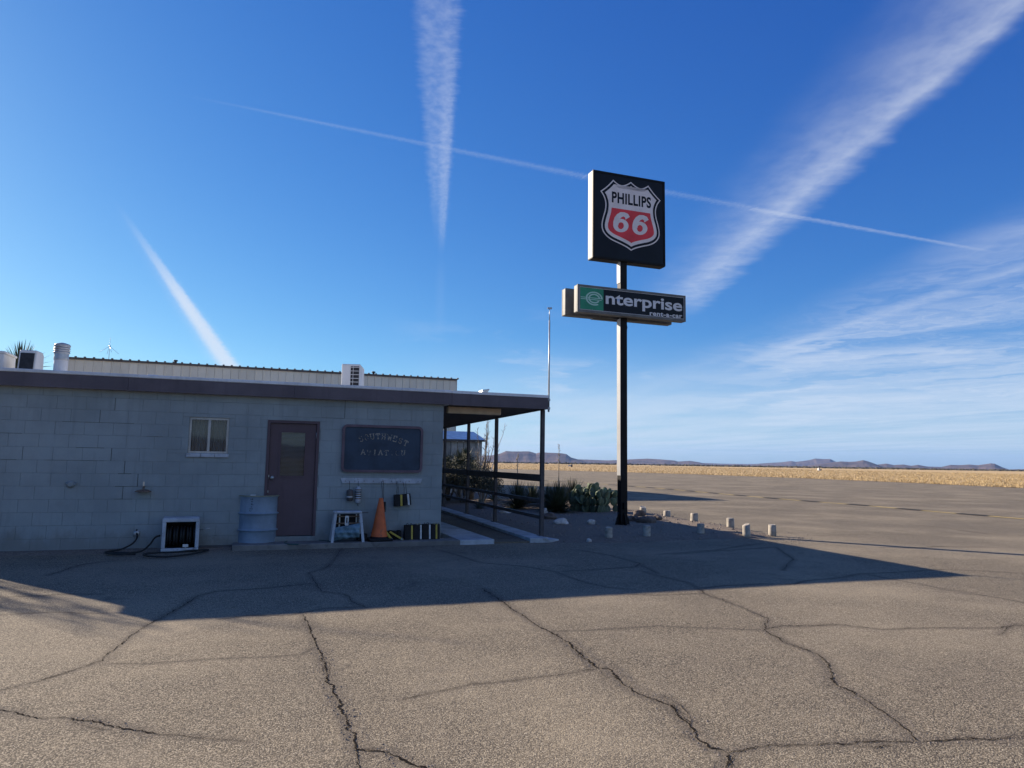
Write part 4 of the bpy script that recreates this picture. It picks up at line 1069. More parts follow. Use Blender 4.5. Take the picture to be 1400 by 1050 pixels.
# floor chocks in a row at the corner
def floor_local(px, py, z=.028): return GL(px, py, z)
chx0 = WL(552, 737, -.16)[0]; chx1 = WL(600.5, 737, -.16)[0]; ch_h = WL(575, 717, -.16)[1] - ZP
edges = np.linspace(chx0, chx1, 5)
info = [('black rubber wheel chock at the left end of the floor row beside the corner', 'yellow', .92),
        ('black rubber wheel chock, second from left in the row, white stripe on its right edge', 'whitep', .92),
        ('black rubber wheel chock, third from left in the row, white stripe on its right edge', 'whitep', .92),
        ('black rubber wheel chock nearest the wall corner, with a yellow stripe', 'yellow', .68)]
for i in range(4):
    a, b = edges[i] + .004, edges[i + 1] - .004; w = b - a
    t = thing('wheel_chock', info[i][0], 'wheel chock', LW((a + b) / 2, -.16, ZP + .001), A20 + random.uniform(-.04, .04), 'chocks stood in a row on the pavement')
    hh = ch_h * random.uniform(.97, 1.02)
    MB().prism([(-.07, 0), (.08, 0), (.05, hh), (-.04, hh)], 'x', -w / 2, w / 2).bev(.006).build('body', M['rubber'], t)
    sx_ = -w / 2 + w * info[i][2] - .014
    MB().prism([(-.0715, .006), (-.0705, .006), (-.0425, hh - .006), (-.0435, hh - .006)], 'x', sx_ - .015, sx_ + .015).build('stripe', M[info[i][1]], t)
    pts = [(-w * .3 + w * .7 * k / 8, -.03 + .02 * math.sin(k * 2), hh + .012 + .018 * math.sin(k * 1.3 + i)) for k in range(9)]
    MB().tube(pts, .006, 5).build('rope', M['rope_y' if i % 2 else 'rope'], t)
# broken chock crate behind cone + yellow lengths
xa, _ = WL(526, 730, -.14); xb, zt = WL(549, 722, -.14)
t = thing('chock_bundle', 'low dark bundle of chocks on the ground between the cone and the chock row', 'wheel chock', LW((xa + xb) / 2, -.10, ZP + .001), A20)
for i in range(4):
    w = (xb - xa) / 4; MB().box(-w * 2 + i * w + .004, -w + i * w - .004, -.06, .06, .0, .15 + .01 * (i % 2)).bev(.006).build('block', M['rubber'], t)
for (p0, p1, lb, wd_) in (((525, 724), (536, 737), 'yellow painted timber length leaning from the cone base', .05), ((533, 727), (551, 738), 'yellow painted timber length with a square end, lying right of the cone', .045)):
    a = LW(WL(*p0, -.2)[0], -.20, WL(*p0, -.2)[1]); b = LW(WL(*p1, -.30)[0], -.30, ZP + .014)
    t = thing('yellow_stick', lb, 'timber', b, 0)
    d = a - b; L = d.length; o = MB().box(0, L, -.028, .028, -.012, .012).bev(.003).build('timber', M['yellow'], t); o.rotation_euler = d.to_track_quat('X', 'Z').to_euler()
    o = MB().box(L * .02, L * .12, -.030, .030, -.014, .014).build('end_band', M['galv'], t); o.rotation_euler = d.to_track_quat('X', 'Z').to_euler()

# traffic cone
cxx = WL(518, 735, -.24)[0]; cp = LW(cxx, -.24, ZP + .001); hcone = WL(516.5, 681, -.24)[1] - ZP
t = thing('traffic_cone', 'faded orange traffic cone with black base standing under the hook rail', 'traffic cone', cp, A20 + .1)
MB().box(-.21, .21, -.19, .19, 0, .045).bev(.015).build('base', M['rubber'], t)
MB().lathe([(.155, .045), (.150, .07), (.142, .085)], 28, cap=False).build('foot_ring', M['rubber'], t)
o = MB().lathe([(.150, .075), (.140, .10), (.06, hcone * .80), (.038, hcone - .02), (.034, hcone), (.022, hcone), (.022, hcone - .05)], 32, cap=False).build('cone', M['orange'], t); o.rotation_euler = (0, .02, 0)
MB().box(-.36, -.20, .02, .18, 0, .12).bev(.01).build('rubber_weight', M['rubber'], t)

# wash stand
ax, _ = WL(452, 743, -.22); bx, _ = WL(494, 743, -.22); zt = WL(475, 701, -.22)[1]
wp = LW((ax + bx) / 2, -.28, ZP + .001); W2 = (bx - ax) / 2; hS = zt - ZP
t = thing('work_stand', 'pale splay legged stand holding a blue cloth between door and cone', 'stand', wp, A20)
for sx_ in (-1, 1):
    for sy in (-1, 1):
        MB().hexa([(sx_ * W2 - .022, sy * .14 - .015, 0), (sx_ * W2 + .022, sy * .14 - .015, 0), (sx_ * W2 + .022, sy * .14 + .015, 0), (sx_ * W2 - .022, sy * .14 + .015, 0),
                   (sx_ * W2 * .80 - .022, sy * .08 - .015, hS), (sx_ * W2 * .80 + .022, sy * .08 - .015, hS), (sx_ * W2 * .80 + .022, sy * .08 + .015, hS), (sx_ * W2 * .80 - .022, sy * .08 + .015, hS)]).build('leg', M['chip_white'], t)
MB().box(-W2 * .92, W2 * .88, -.11, .11, hS, hS + .035).bev(.01).build('top', M['chip_white'], t)
MB().box(-W2 * .80, W2 * .80, -.02, .02, hS * .62, hS * .66).build('cross_bar', M['rust'], t)
MB().box(-W2 * .80, W2 * .80, -.02, .02, hS * .86, hS * .90).build('cross_bar', M['rust'], t)
MB().box(-W2 * .75, W2 * .75, .05, .06, .05, hS * .95).build('back_panel', M['darkgap'], t)
for x in (-W2 * .5, W2 * .6): MB().box(x - .012, x + .012, .03, .045, .1, hS * .95).build('slat', M['galv'], t)
tgm = ring(rrect(-W2 * .22, W2 * .02, hS * .58, hS * .92, .015), rrect(-W2 * .14, -W2 * .06, hS * .66, hS * .86, .012), -.13, -.122); tgm.build('tag', M['white'], t)
MB().box(W2 * .85, W2 * 1.35, -.01, .01, hS - .004, hS + .008).build('side_arm', M['dark'], t)
# cloth: sagging bundle
t2 = thing('blue_cloth', 'crumpled pale blue cloth bundled inside the splay legged stand', 'cloth', wp + Vector((0, 0, 0)), A20)
vs, fs = [], []; nu, nv = 26, 16
for j in range(nv + 1):
    v = j / nv
    for i in range(nu + 1):
        u = i / nu; x = (-.86 + 1.62 * u) * W2 * .98; z = .02 + hS * (.02 + v * (.50 - .04 + .13 * u)) + .05 * u * (1 - v)
        y = -.115 - .05 * math.sin(math.pi * v) * (1 + .3 * math.sin(u * 9)) + .012 * math.sin(u * 23 + v * 7) + .01 * math.sin(v * 17 + u * 5)
        vs.append((x, y, z))
for j in range(nv):
    for i in range(nu): a = j * (nu + 1) + i; fs.append((a, a + 1, a + nu + 2, a + nu + 1))
o = obj_pydata('cloth', vs, fs, M['tarp'], t2, smooth=True); sm = o.modifiers.new('thick', 'SOLIDIFY'); sm.thickness = .02
MB().tube([(W2 * .05, -.19, hS * .42), (W2 * .02, -.16, hS * .62), (W2 * .0, -.10, hS * .80)], .006, 5).build('cord', M['tarp'], t2)

# steel drum
bp = G(351, 750, .0); bp = bp + Vector((0, .28, 0)); bp.x = AT(352, 720, bp.y).x; bp.z = .002
_w = WL(380, 700, -.4)[0] - WL(324, 700, -.4)[0]
rB = (AT(378, 700, bp.y).x - AT(326, 700, bp.y).x) / 2; hB = AT(352, 677, bp.y).z
t = thing('steel_drum', 'pale blue steel drum with two rolled ribs standing left of the door', 'drum', bp, 0)
prof = [(rB * .96, 0), (rB, .012), (rB * .965, .03)]
for zc_ in (.335, .655):
    prof += [(rB * .965, hB * zc_ - .030), (rB * .985, hB * zc_ - .016), (rB * 1.05, hB * zc_ - .004), (rB * 1.05, hB * zc_ + .006), (rB * .985, hB * zc_ + .016), (rB * .965, hB * zc_ + .030)]
prof += [(rB * .965, hB - .035), (rB * 1.0, hB - .02), (rB * 1.015, hB - .008)]
MB().lathe(prof, 48, cap=False).build('barrel', M['drum'], t)
MB().lathe([(.001, hB - .035), (rB * .93, hB - .035), (rB * .95, hB + .004), (rB * 1.03, hB + .006), (rB * 1.03, hB - .012)], 48, cap=False).build('lid', M['lid'], t)
MB().box(-.05, .03, -.5 * rB - .35 * rB, -.5 * rB - .2 * rB, hB - .008, hB + .02).build('label_plate', M['white'], t)
# stencilled marks climbing the drum
for k, (zz, wv) in enumerate(((.93, .05), (.88, .035), (.83, .055), (.78, .03), (.745, .07), (.71, .05))):
    a0_ = -1.62 + random.uniform(-.04, .04); m_ = MB()
    for s_ in range(3):
        a = a0_ + (s_ - 1) * wv * .9 + random.uniform(-.01, .01); hgt = random.uniform(.008, .022); z0 = hB * zz + random.uniform(-.006, .006); rr = rB * .972
        v = [m_.bm.verts.new((rr * math.cos(q), rr * math.sin(q), z)) for q, z in ((a, z0), (a + wv * .5, z0), (a + wv * .5, z0 + hgt), (a, z0 + hgt))]; m_.bm.faces.new(v)
    m_.build('stencil_mark', M['black'], t)
# foot of old pallet under drum
# hose reel box
hx0_, _ = WL(220, 750, -.42); hx1_, _ = WL(271, 750, -.42); hzt = WL(245, 708, -.42)[1]
t = thing('hose_reel', 'square white framed hose reel box leaning near the wall below the window', 'hose reel', LW((hx0_ + hx1_) / 2, -.42, .012), A20 + .04)
w2 = (hx1_ - hx0_) / 2; hR = hzt - .02
fr = rect_frame(-w2, w2, .0, hR, -.05, .0, .055); o = fr.bev(.008).build('front_frame', M['chip_white'], t)
MB().box(-w2 + .01, -w2 + .03, .002, .30, .03, hR - .01).build('side_panel', M['chip_white'], t); MB().box(w2 - .03, w2 - .01, .002, .30, .03, hR - .01).build('side_panel', M['chip_white'], t)
MB().box(-w2 + .032, w2 - .032, .28, .30, .03, hR - .01).build('back_panel', M['darkgap'], t); MB().box(-w2 + .01, w2 - .01, .002, .30, hR - .008, hR + .008).build('top_panel', M['chip_white'], t)
for k in range(9):
    x = -w2 * .72 + k * w2 * 1.44 / 8
    m_ = MB(); m_.lathe([(.125, -.02), (.15, -.012), (.155, 0), (.15, .012), (.125, .02)], 18, cap=False); o = m_.build('hose_coil', M['hose'], t, (x, .13, hR * .46)); o.rotation_euler = (0, math.pi / 2, .05 * (-1) ** k)
MB().box(-w2 + .032, w2 - .032, .002, .27, .012, .03).build('floor_panel', M['dark'], t)
MB().tube([(w2, .1, hR * .62), (w2 + .05, .1, hR * .62), (w2 + .05, .08, hR * .66), (w2 + .16, .08, hR * .67)], .011, 6).build('crank', M['galv'], t)
MB().box(w2 * .15, w2 * .45, -.055, -.045, .07, .115).bev(.004).build('nozzle', M['white'], t)
MB().box(w2 * .27, w2 * .33, -.054, -.046, .03, .07).build('nozzle_stem', M['galv'], t)

def ground_tube(name, label, cat, pts, r, mat, z=.02):
    P = []
    for p in pts:
        if len(p) == 2: q = G(p[0], p[1], z); P.append(Vector((q.x, q.y, z + r)))
        else: x_, z_ = WL(p[0], p[1], p[2]); P.append(LW(x_, p[2], z_))
    # smooth with catmull
    S = []
    for i in range(len(P) - 1):
        p0, p1, p2, p3 = P[max(i - 1, 0)], P[i], P[i + 1], P[min(i + 2, len(P) - 1)]
        for k in range(8):
            t_ = k / 8; S.append(.5 * ((2 * p1) + (p2 - p0) * t_ + (2 * p0 - 5 * p1 + 4 * p2 - p3) * t_ ** 2 + (3 * p1 - p0 - 3 * p2 + p3) * t_ ** 3))
    S.append(P[-1])
    o = MB().tube(S, r, 7).build(name, mat); tag(o, label, cat); return o
ground_tube('cable', 'black cable running from the wall outlet down to the ground', 'cable', [(187, 729, -.03), (187, 736, -.09), (180, 744, -.14), (165, 751, -.2), (148, 755), (144, 757), (160, 759), (185, 759)], .013, M['hose'])
ground_tube('garden_hose', 'black hose lying in loops in front of the hose reel box', 'hose', [(219, 732, -.40), (212, 735, -.42), (204, 745, -.42), (192, 755), (165, 758), (146, 757), (160, 756.5), (176, 757)], .014, M['hose'])
ground_tube('garden_hose', 'black hose coiled flat on the ground under the reel box', 'hose', [(196, 759), (215, 757), (240, 756), (262, 754), (285, 753), (268, 757.5), (240, 761.5), (215, 762.5), (196, 760), (205, 757)], .014, M['hose'])
ground_tube('garden_hose', 'teal green hose looped on the pavement below the maroon door', 'hose', [(452, 741.5), (430, 739), (410, 738.5), (395, 740), (389, 743), (395, 745), (408, 745.5)], .013, M['greenhose'], .08)
# wall outlet, spigot plate, conduit stub
def wthing(name, label, cat, px, py): x, z = WL(px, py); return thing(name, label, cat, LW(x, 0, z), A20)
t = wthing('wall_outlet', 'small round grey outlet box low on the wall left of the reel box', 'outlet', 187, 729)
o = MB().lathe([(.048, 0), (.05, .02), (.042, .03), (.02, .034)], 16).build('cover', M['galv'], t, (0, -.002, 0)); o.rotation_euler = (math.pi / 2, 0, 0)
MB().tube([(0, 0 - .03, .04), (0, -.03, .07)], .01).build('plug', M['hose'], t)
t = wthing('wall_lamp', 'rusty disc shade lamp on a short stem fixed to the block wall', 'lamp', 197, 672)
o = MB().lathe([(.125, 0), (.120, .006), (.09, .026), (.04, .038), (.018, .042), (.016, .075)], 28).build('shade', M['rust'], t, (0, -.10, 0))
MB().tube([(0, -.10, .06), (0, -.10, .085), (0, -.002, .085)], .012).build('stem', M['rust'], t)
MB().box(-.012, .012, -.108, -.092, .09, .16).build('finial', M['lamp'], t)
t = wthing('conduit_stub', 'faint stubby pipe outlet painted grey on the wall at left', 'pipe', 97, 662)
o = MB().lathe([(.055, 0), (.06, .02), (.04, .03), (.03, .06)], 16).build('flange', M['paint'], t, (0, -.002, 0)); o.rotation_euler = (math.pi / 2, 0, 0)
MB().tube([(-.07, -.02, .03), (-.03, -.03, -.02), (.04, -.03, -.02), (.075, -.02, .03)], .013).build('bracket', M['paint_back'], t)
p = G(104, 747); t = thing('dark_stone', 'dark rounded lump against the foot of the wall at left', 'stone', (p.x, p.y + .05, 0)); MB().blob((0, 0, .03), (.19, .10, .09), 3, .25, seed=9).build('stone', M['rock_d'], t)
p = G(57, 750)
# short stencil post, kerb lump left of the drum
xk, _ = WL(268, 748, -.1); MBk = MB().box(xk, x0_ - .003, -.16, -.006, .0, .05); o = MBk.bev(.01).build('wall_footing', M['dark']); o.location = O; o.rotation_euler = (0, 0, A20); o['kind'] = 'structure'

# ---------------------------------------------------------------- pole with two signs
PB = G(851, 722); PB.z = 0
def SL(px, py, off=0.0):
    d = ray(px, py); P0 = PB + UY * off; t = (P0 - EYE).dot(UY) / d.dot(UY); p = EYE + d * t; return (p - PB).dot(UX), p.z
pole_top = SL(856, 356)[1]
t = thing('sign_pole', 'tall black square steel pole with one pale side carrying two signs', 'pole', PB, A20)
pw = .088
MB().box(-pw, pw, -pw, pw, 0, pole_top).bev(.006).build('shaft', M['black'], t)
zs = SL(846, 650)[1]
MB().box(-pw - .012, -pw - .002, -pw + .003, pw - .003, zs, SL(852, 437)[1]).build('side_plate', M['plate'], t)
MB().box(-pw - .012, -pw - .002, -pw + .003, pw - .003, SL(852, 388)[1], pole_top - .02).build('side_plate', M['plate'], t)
for a in range(4):
    o = MB().prism([(pw, 0), (pw + .13, 0), (pw + .03, .34), (pw, .36)], 'y', -.012, .012).build('gusset', M['black'], t); o.rotation_euler = (0, 0, a * math.pi / 2)
MB().box(-.26, .26, -.26, .26, .002, .022).build('base_plate', M['black'], t)
o = MB().tube([(pw + .02, 0, SL(860, 440)[1]), (pw + .05, 0, SL(862, 448)[1]), (pw + .02, 0, SL(861, 458)[1]), (pw + .012, 0, 2.0)], .008, 5).build('cable', M['hose'], t)
MB().box(-.03, .03, -pw - .05, -pw - .001, .45, .60).bev(.005).build('junction_box', M['black'], t)
# shield sign on top
fa, fzt = SL(811, 231, -.15); fb, fzt2 = SL(909, 249, -.15); _, fzb = SL(810, 351, -.15); _, fzb2 = SL(907, 364, -.15)
print('sign', fa, fb, fzt, fzt2, fzb, fzb2, pole_top)
FW = fb - fa; FZ1 = (fzt + fzt2) / 2; FZ0 = (fzb + fzb2) / 2; FH = FZ1 - FZ0
t = thing('fuel_sign', 'square black sign with a red and white shield on top of the pole', 'sign', PB + UX * fa + Vector((0, 0, FZ0)), A20)
TH = .25
MB().box(0, FW, -TH / 2, TH / 2, 0, FH).bev(.012).build('cabinet', M['cabinet'], t)
ring([(0, 0), (FW, 0), (FW, FH), (0, FH)], [(.05, .05), (FW - .05, .05), (FW - .05, FH - .05), (.05, FH - .05)], -TH / 2 - .022, -TH / 2 - .002).build('frame', M['black'], t)
MB().box(.048, FW - .048, -TH / 2 - .010, -TH / 2 - .001, .048, FH - .048).build('face', M['sign_black'], t)
MB().box(-.002, FW + .002, -TH / 2 + .003, TH / 2 - .003, -.012, -.001).build('bottom_panel', M['black'], t)
half = [(0, .068), (.06, .105), (.12, .125), (.18, .115), (.245, .077), (.30, .135), (.36, .188), (.42, .232), (.375, .29), (.352, .36), (.358, .44), (.383, .52), (.402, .60), (.395, .67), (.35, .73), (.27, .775), (.15, .81), (.06, .84), (0, .87)]
corners = {0, 4, 7, 18}
def dens(pts, cor):
    out = []; n = len(pts)
    for i in range(n - 1):
        p1, p2 = Vector(pts[i]), Vector(pts[i + 1]); p0 = Vector(pts[i - 1]) if (i > 0 and i not in cor) else p1; p3 = Vector(pts[i + 2]) if (i + 2 < n and (i + 1) not in cor) else p2
        for k in range(6):
            t_ = k / 6; out.append(.5 * ((2 * p1) + (p2 - p0) * t_ + (2 * p0 - 5 * p1 + 4 * p2 - p3) * t_ ** 2 + (3 * p1 - p0 - 3 * p2 + p3) * t_ ** 3))
    out.append(Vector(pts[-1])); return out
hd = dens(half, corners)
full = [(.52 + p.x, 1 - p.y) for p in hd] + [(.52 - p.x, 1 - p.y) for p in hd[::-1][1:-1]]
full = [(x * FW, z * FH) for x, z in full]
def inset(P, d):
    # offset by sampling: keep points of the outward-moved lines that stay clear of the outline
    out = []; n = len(P)
    for i in range(n):
        a, b, c = Vector(P[i - 1]), Vector(P[i]), Vector(P[(i + 1) % n])
        e1 = (b - a).normalized(); e2 = (c - b).normalized(); n1 = Vector((e1.y, -e1.x)); n2 = Vector((e2.y, -e2.x)); m_ = (n1 + n2)
        m_ = m_.normalized() if m_.length > 1e-6 else n1
        k = d / max(.45, m_.dot(n1)); q = b + m_ * k
        # reject points that come closer to the outline than d
        dm = min((Vector(P[j]) - q).length for j in range(n))
        if dm > d * .90: out.append((q.x, q.y))
    return out
def area(P): return sum(P[i - 1][0] * P[i][1] - P[i][0] * P[i - 1][1] for i in range(len(P))) / 2
if area(full) > 0: full = full[::-1]
yf = -TH / 2 - .0105
def flat(P, name, mat, y, parent):
    m_ = MB(); m_.prism(P, 'y', y - .0015, y); return m_.build(name, mat, parent)
flat(full, 'shield_outline', M['sign_white'], yf, t)
L1 = inset(full, .030); L2 = inset(full, .088); L3 = inset(full, .170)
flat(L1, 'shield_border', M['sign_black'], yf - .003, t)
flat(L2, 'shield_field', M['sign_white'], yf - .006, t)
zcut = (1 - .405) * FH
def clip_below(P, zc_):
    out = []; n = len(P)
    for i in range(n):
        a, b = P[i - 1], P[i]
        if (a[1] <= zc_) != (b[1] <= zc_): k = (zc_ - a[1]) / (b[1] - a[1]); out.append((a[0] + (b[0] - a[0]) * k, zc_))
        if b[1] <= zc_: out.append(b)
    return out
flat(clip_below(L3, zcut), 'shield_red_panel', M['sign_red'], yf - .009, t)
dg = None
def text_mesh(s, name, mat, parent, x0, x1, z0, z1, y, offset=0.0, shear=0.0, spacing=1.0):
    cu_ = bpy.data.curves.new(name, 'FONT'); cu_.body = s; cu_.size = 1; cu_.offset = offset; cu_.shear = shear; cu_.space_character = spacing; cu_.extrude = .0; cu_.fill_mode = 'FRONT'; cu_.resolution_u = 6
    ob = bpy.data.objects.new('tmp', cu_); C.objects.link(ob); bpy.context.view_layer.update()
    me = bpy.data.meshes.new_from_object(ob.evaluated_get(bpy.context.evaluated_depsgraph_get())); bpy.data.objects.remove(ob); bpy.data.curves.remove(cu_)
    xs = [v.co.x for v in me.vertices]; ys = [v.co.y for v in me.vertices]; ax_, bx_, ay, by = min(xs), max(xs), min(ys), max(ys)
    for v in me.vertices: v.co = (x0 + (v.co.x - ax_) / (bx_ - ax_) * (x1 - x0), y, z0 + (v.co.y - ay) / (by - ay) * (z1 - z0))
    me.name = name; me.materials.clear(); me.materials.append(mat); o = bpy.data.objects.new(name, me); link(o, parent); return o
text_mesh('PHILLIPS', 'lettering', M['sign_black'], t, FW * .255, FW * .80, FH * .655, FH * .785, yf - .0095, .032, 0, 1.08)
# the sixes, drawn as bold italic outlines
def six(x0, x1, z0, z1, y, parent):
    w, h = x1 - x0, z1 - z0
    sh = lambda u, v: (x0 + w * (u * .86 + .14 * v * 1.0), z0 + h * v)
    m_ = MB(); n = 28
    outer = [(.5 + .5 * math.cos(a), .325 + .325 * math.sin(a)) for a in [2 * math.pi * k / n for k in range(n)]]
    inner = [(.5 + .19 * math.cos(a), .315 + .165 * math.sin(a)) for a in [2 * math.pi * k / n for k in range(n)]]
    vo_ = [m_.bm.verts.new((sh(*p)[0], y, sh(*p)[1])) for p in outer]; vi = [m_.bm.verts.new((sh(*p)[0], y, sh(*p)[1])) for p in inner]
    for k in range(n): m_.bm.faces.new((vo_[k], vo_[(k + 1) % n], vi[(k + 1) % n], vi[k]))
    # tail: band from the bowl's left flank up and over to the top right hook
    ctr = [(.17, .30), (.15, .45), (.18, .60), (.27, .74), (.42, .85), (.62, .885), (.80, .83), (.88, .72)]; wd_ = [.17, .17, .17, .165, .15, .12, .145, .165]
    pr = None
    for i, (p, ww) in enumerate(zip(ctr, wd_)):
        a = Vector(ctr[max(i - 1, 0)]); b = Vector(ctr[min(i + 1, len(ctr) - 1)]); d = (b - a).normalized(); nn = Vector((-d.y, d.x)); q = Vector(p)
        nn = Vector((nn.x, nn.y * .85))
        c = [m_.bm.verts.new((sh(*(q + nn * ww * s_))[0], y - .0006, sh(*(q + nn * ww * s_))[1])) for s_ in (-1, 1)]
        if pr: m_.bm.faces.new((pr[0], c[0], c[1], pr[1]))
        pr = c
    return m_.build('numeral', M['sign_white'], parent)
six(FW * .262, FW * .505, FH * .325, FH * .565, yf - .012, t)
six(FW * .525, FW * .768, FH * .325, FH * .565, yf - .012, t)
# rental sign: two cabinets, one each side of the pole
def cabinet(label, off, grp=None, face=True):
    a, zt1 = SL(787, 388, -.22); b, zt2 = SL(934, 407, -.22); _, zb1 = SL(786, 427, -.22); _, zb2 = SL(934, 441, -.22)
    w = b - a; z1 = (zt1 + zt2) / 2; z0 = (zb1 + zb2) / 2; h = z1 - z0
    t = thing('rental_sign', label, 'sign', PB + UX * a + UY * off + Vector((0, 0, z0)), A20)
    MB().box(0, w, -.09, .09, 0, h).bev(.015).build('cabinet', M['cabinet'], t)
    return t, w, h
t, w, h = cabinet('long narrow black and green rental sign facing the camera, below the square sign', -.215)
print('rental', w, h)
ring([(0, 0), (w, 0), (w, h), (0, h)], [(.05, .06), (w - .04, .06), (w - .04, h - .05), (.05, h - .05)], -.112, -.0905).build('frame', M['cabinet'], t)
MB().box(.048, w - .038, -.102, -.0915, .058, h - .048).build('face', M['sign_black'], t)
gw = w * .205
MB().box(.075, .075 + gw, -.1055, -.1025, .075, h - .062).build('green_panel', M['sign_green'], t)
ring([(.058, .064), (w - .046, .064), (w - .046, h - .054), (.058, h - .054)], [(.066, .072), (w - .054, .072), (w - .054, h - .062), (.066, h - .062)], -.1045, -.1025).build('pinstripe', M['sign_grey'], t)
# round e of the green panel: three bars running left into a ring
ex, ez, er = .075 + gw * .60, h * .53, h * .265
def arcband(cx__, cz, r1, r2, a0__, a1, y, n=24):
    m_ = MB(); V = []
    for k in range(n + 1):
        a = math.radians(a0__ + (a1 - a0__) * k / n); V.append([m_.bm.verts.new((cx__ + r_ * 1.28 * math.cos(a), y, cz + r_ * .95 * math.sin(a))) for r_ in (r1, r2)])
    for p, q in zip(V, V[1:]): m_.bm.faces.new((p[0], q[0], q[1], p[1]))
    return m_
arcband(ex, ez, er * .82, er, 0, 300, -.1062).build('logo_outer_ring', M['sign_pale'], t)
arcband(ex, ez, er * .52, er * .70, 8, 330, -.1062).build('logo_inner_ring', M['sign_pale'], t)
for dz, xa_, xb_ in ((.012, .085, ex + er * 1.25), (-.028, .085, ex + er * 1.1)):
    MB().box(xa_, xb_, -.1072, -.1066, ez + dz - .008, ez + dz + .008).build('logo_bar', M['sign_pale'], t)
text_mesh('nterprise', 'lettering', M['sign_grey'], t, .075 + gw + w * .02, w - .10, h * .245, h * .80, -.1055, .022, 0, 1.0)
text_mesh('rent-a-car', 'small_lettering', M['sign_grey'], t, w * .655, w - .10, h * .115, h * .27, -.1060, .030, 0, 1.08)
t, w, h = cabinet('back cabinet of the long rental sign, on the far side of the pole', .225)
t.location -= UX * .10
ring([(0, 0), (w, 0), (w, h), (0, h)], [(.05, .06), (w - .04, .06), (w - .04, h - .05), (.05, h - .05)], .0905, .112).build('frame', M['cabinet'], t)
MB().box(.048, w - .038, .0915, .102, .058, h - .048).build('face', M['sign_black'], t)
MB().box(w * .25, w * .5, -.05, .05, -.03, -.001).build('conduit', M['cabinet'], t)

# ---------------------------------------------------------------- garden bed with bollards
bedpx = [(602, 697), (640, 676), (700, 672), (800, 690), (870, 698), (905, 702.5), (949, 711), (999, 719), (1060, 733), (1040, 737), (958, 738), (832, 741), (772, 741)]
bed = [G(*p).to_2d() for p in bedpx]
bed[0] = Vector(LW(2.0, 11).to_2d()); bed[-1] = Vector(LW(2.0, -.3).to_2d())
bed = [LW(2.0, -.35).to_2d(), LW(2.48, 12).to_2d(), LW(4.0, 22).to_2d(), G(720, 671).to_2d(), G(800, 688).to_2d(), G(870, 699).to_2d(), G(910, 705).to_2d(), G(950, 713).to_2d(), G(1000, 720).to_2d(), G(1062, 733.5).to_2d(), G(1030, 736).to_2d(), G(958, 738).to_2d(), G(884, 740).to_2d(), G(832, 742).to_2d()]
from mathutils.geometry import tessellate_polygon
def inpoly(p, P):
    c = False; n = len(P)
    for i in range(n):
        a, b = P[i - 1], P[i]
        if (a.y > p[1]) != (b.y > p[1]) and p[0] < (b.x - a.x) * (p[1] - a.y) / (b.y - a.y) + a.x: c = not c
    return c
def dpoly(p, P):
    q = Vector(p); m_ = 9e9
    for i in range(len(P)):
        a, b = P[i - 1], P[i]; ab = b - a; t_ = max(0, min(1, (q - a).dot(ab) / ab.dot(ab))); m_ = min(m_, (q - a - ab * t_).length)
    return m_
def bedz(x, y): 
    if not inpoly((x, y), bed): return -.02
    d = dpoly((x, y), bed); return min(.07, d * .12) + .01 + .015 * (vnoise(np.array([x]), np.array([y]), 3, 8)[0] - .5)
gx2 = np.arange(-4.5, 7.5, .16); gy2 = np.arange(12.6, 36, .2)
co = [(x, y, bedz(x, y)) for y in gy2 for x in gx2]; ix = np.arange(len(co)).reshape(len(gy2), len(gx2))
q = np.stack([ix[:-1, :-1], ix[:-1, 1:], ix[1:, 1:], ix[1:, :-1]], -1).reshape(-1, 4)
q = np.array([f for f in q if any(co[i][2] > -.01 for i in f)])
np_mesh('garden_bed', co, q, M['dirt'], kind='structure')
vs, fs = [], []
for _ in range(4200):
    x = random.uniform(-2, 6.2); y = random.uniform(13, 22)
    if inpoly((x, y), bed): crumb(x, y, max(0, bedz(x, y)) - .003, random.choice([random.uniform(.008, .02)] * 5 + [random.uniform(.02, .045)]))
for _ in range(700):
    p = G(random.uniform(860, 1110), random.gauss(737, 3)); crumb(p.x, p.y, .0, random.uniform(.006, .018))
o = obj_pydata('gravel', vs, fs, M['stone']); tag(o, 'loose gravel and small stones spread over the garden bed', 'gravel', kind='stuff')
BOL = [(832, 720.5, 738.5, 'leftmost short concrete bollard of the front row, left of the sign pole'), (884, 718, 736.5, 'short concrete bollard of the front row just right of the sign pole'),
       (958, 716, 733.5, 'shaded middle bollard of the front row, in front of a paler one'), (1021, 717, 735, 'dark shaded bollard of the front row with leaning top'),
       (1056, 717, 733, 'sunlit pale bollard at the far right corner of the bed'), (999, 708, 724.5, 'sunlit bollard of the back row, nearest to the right corner'),
       (949, 701.5, 716, 'sunlit bollard of the back row, second from the right corner'), (912, 698, 708.5, 'small bollard of the back row, third from the right corner'),
       (879, 693, 703, 'small broken topped bollard of the back row nearest the sign pole')]
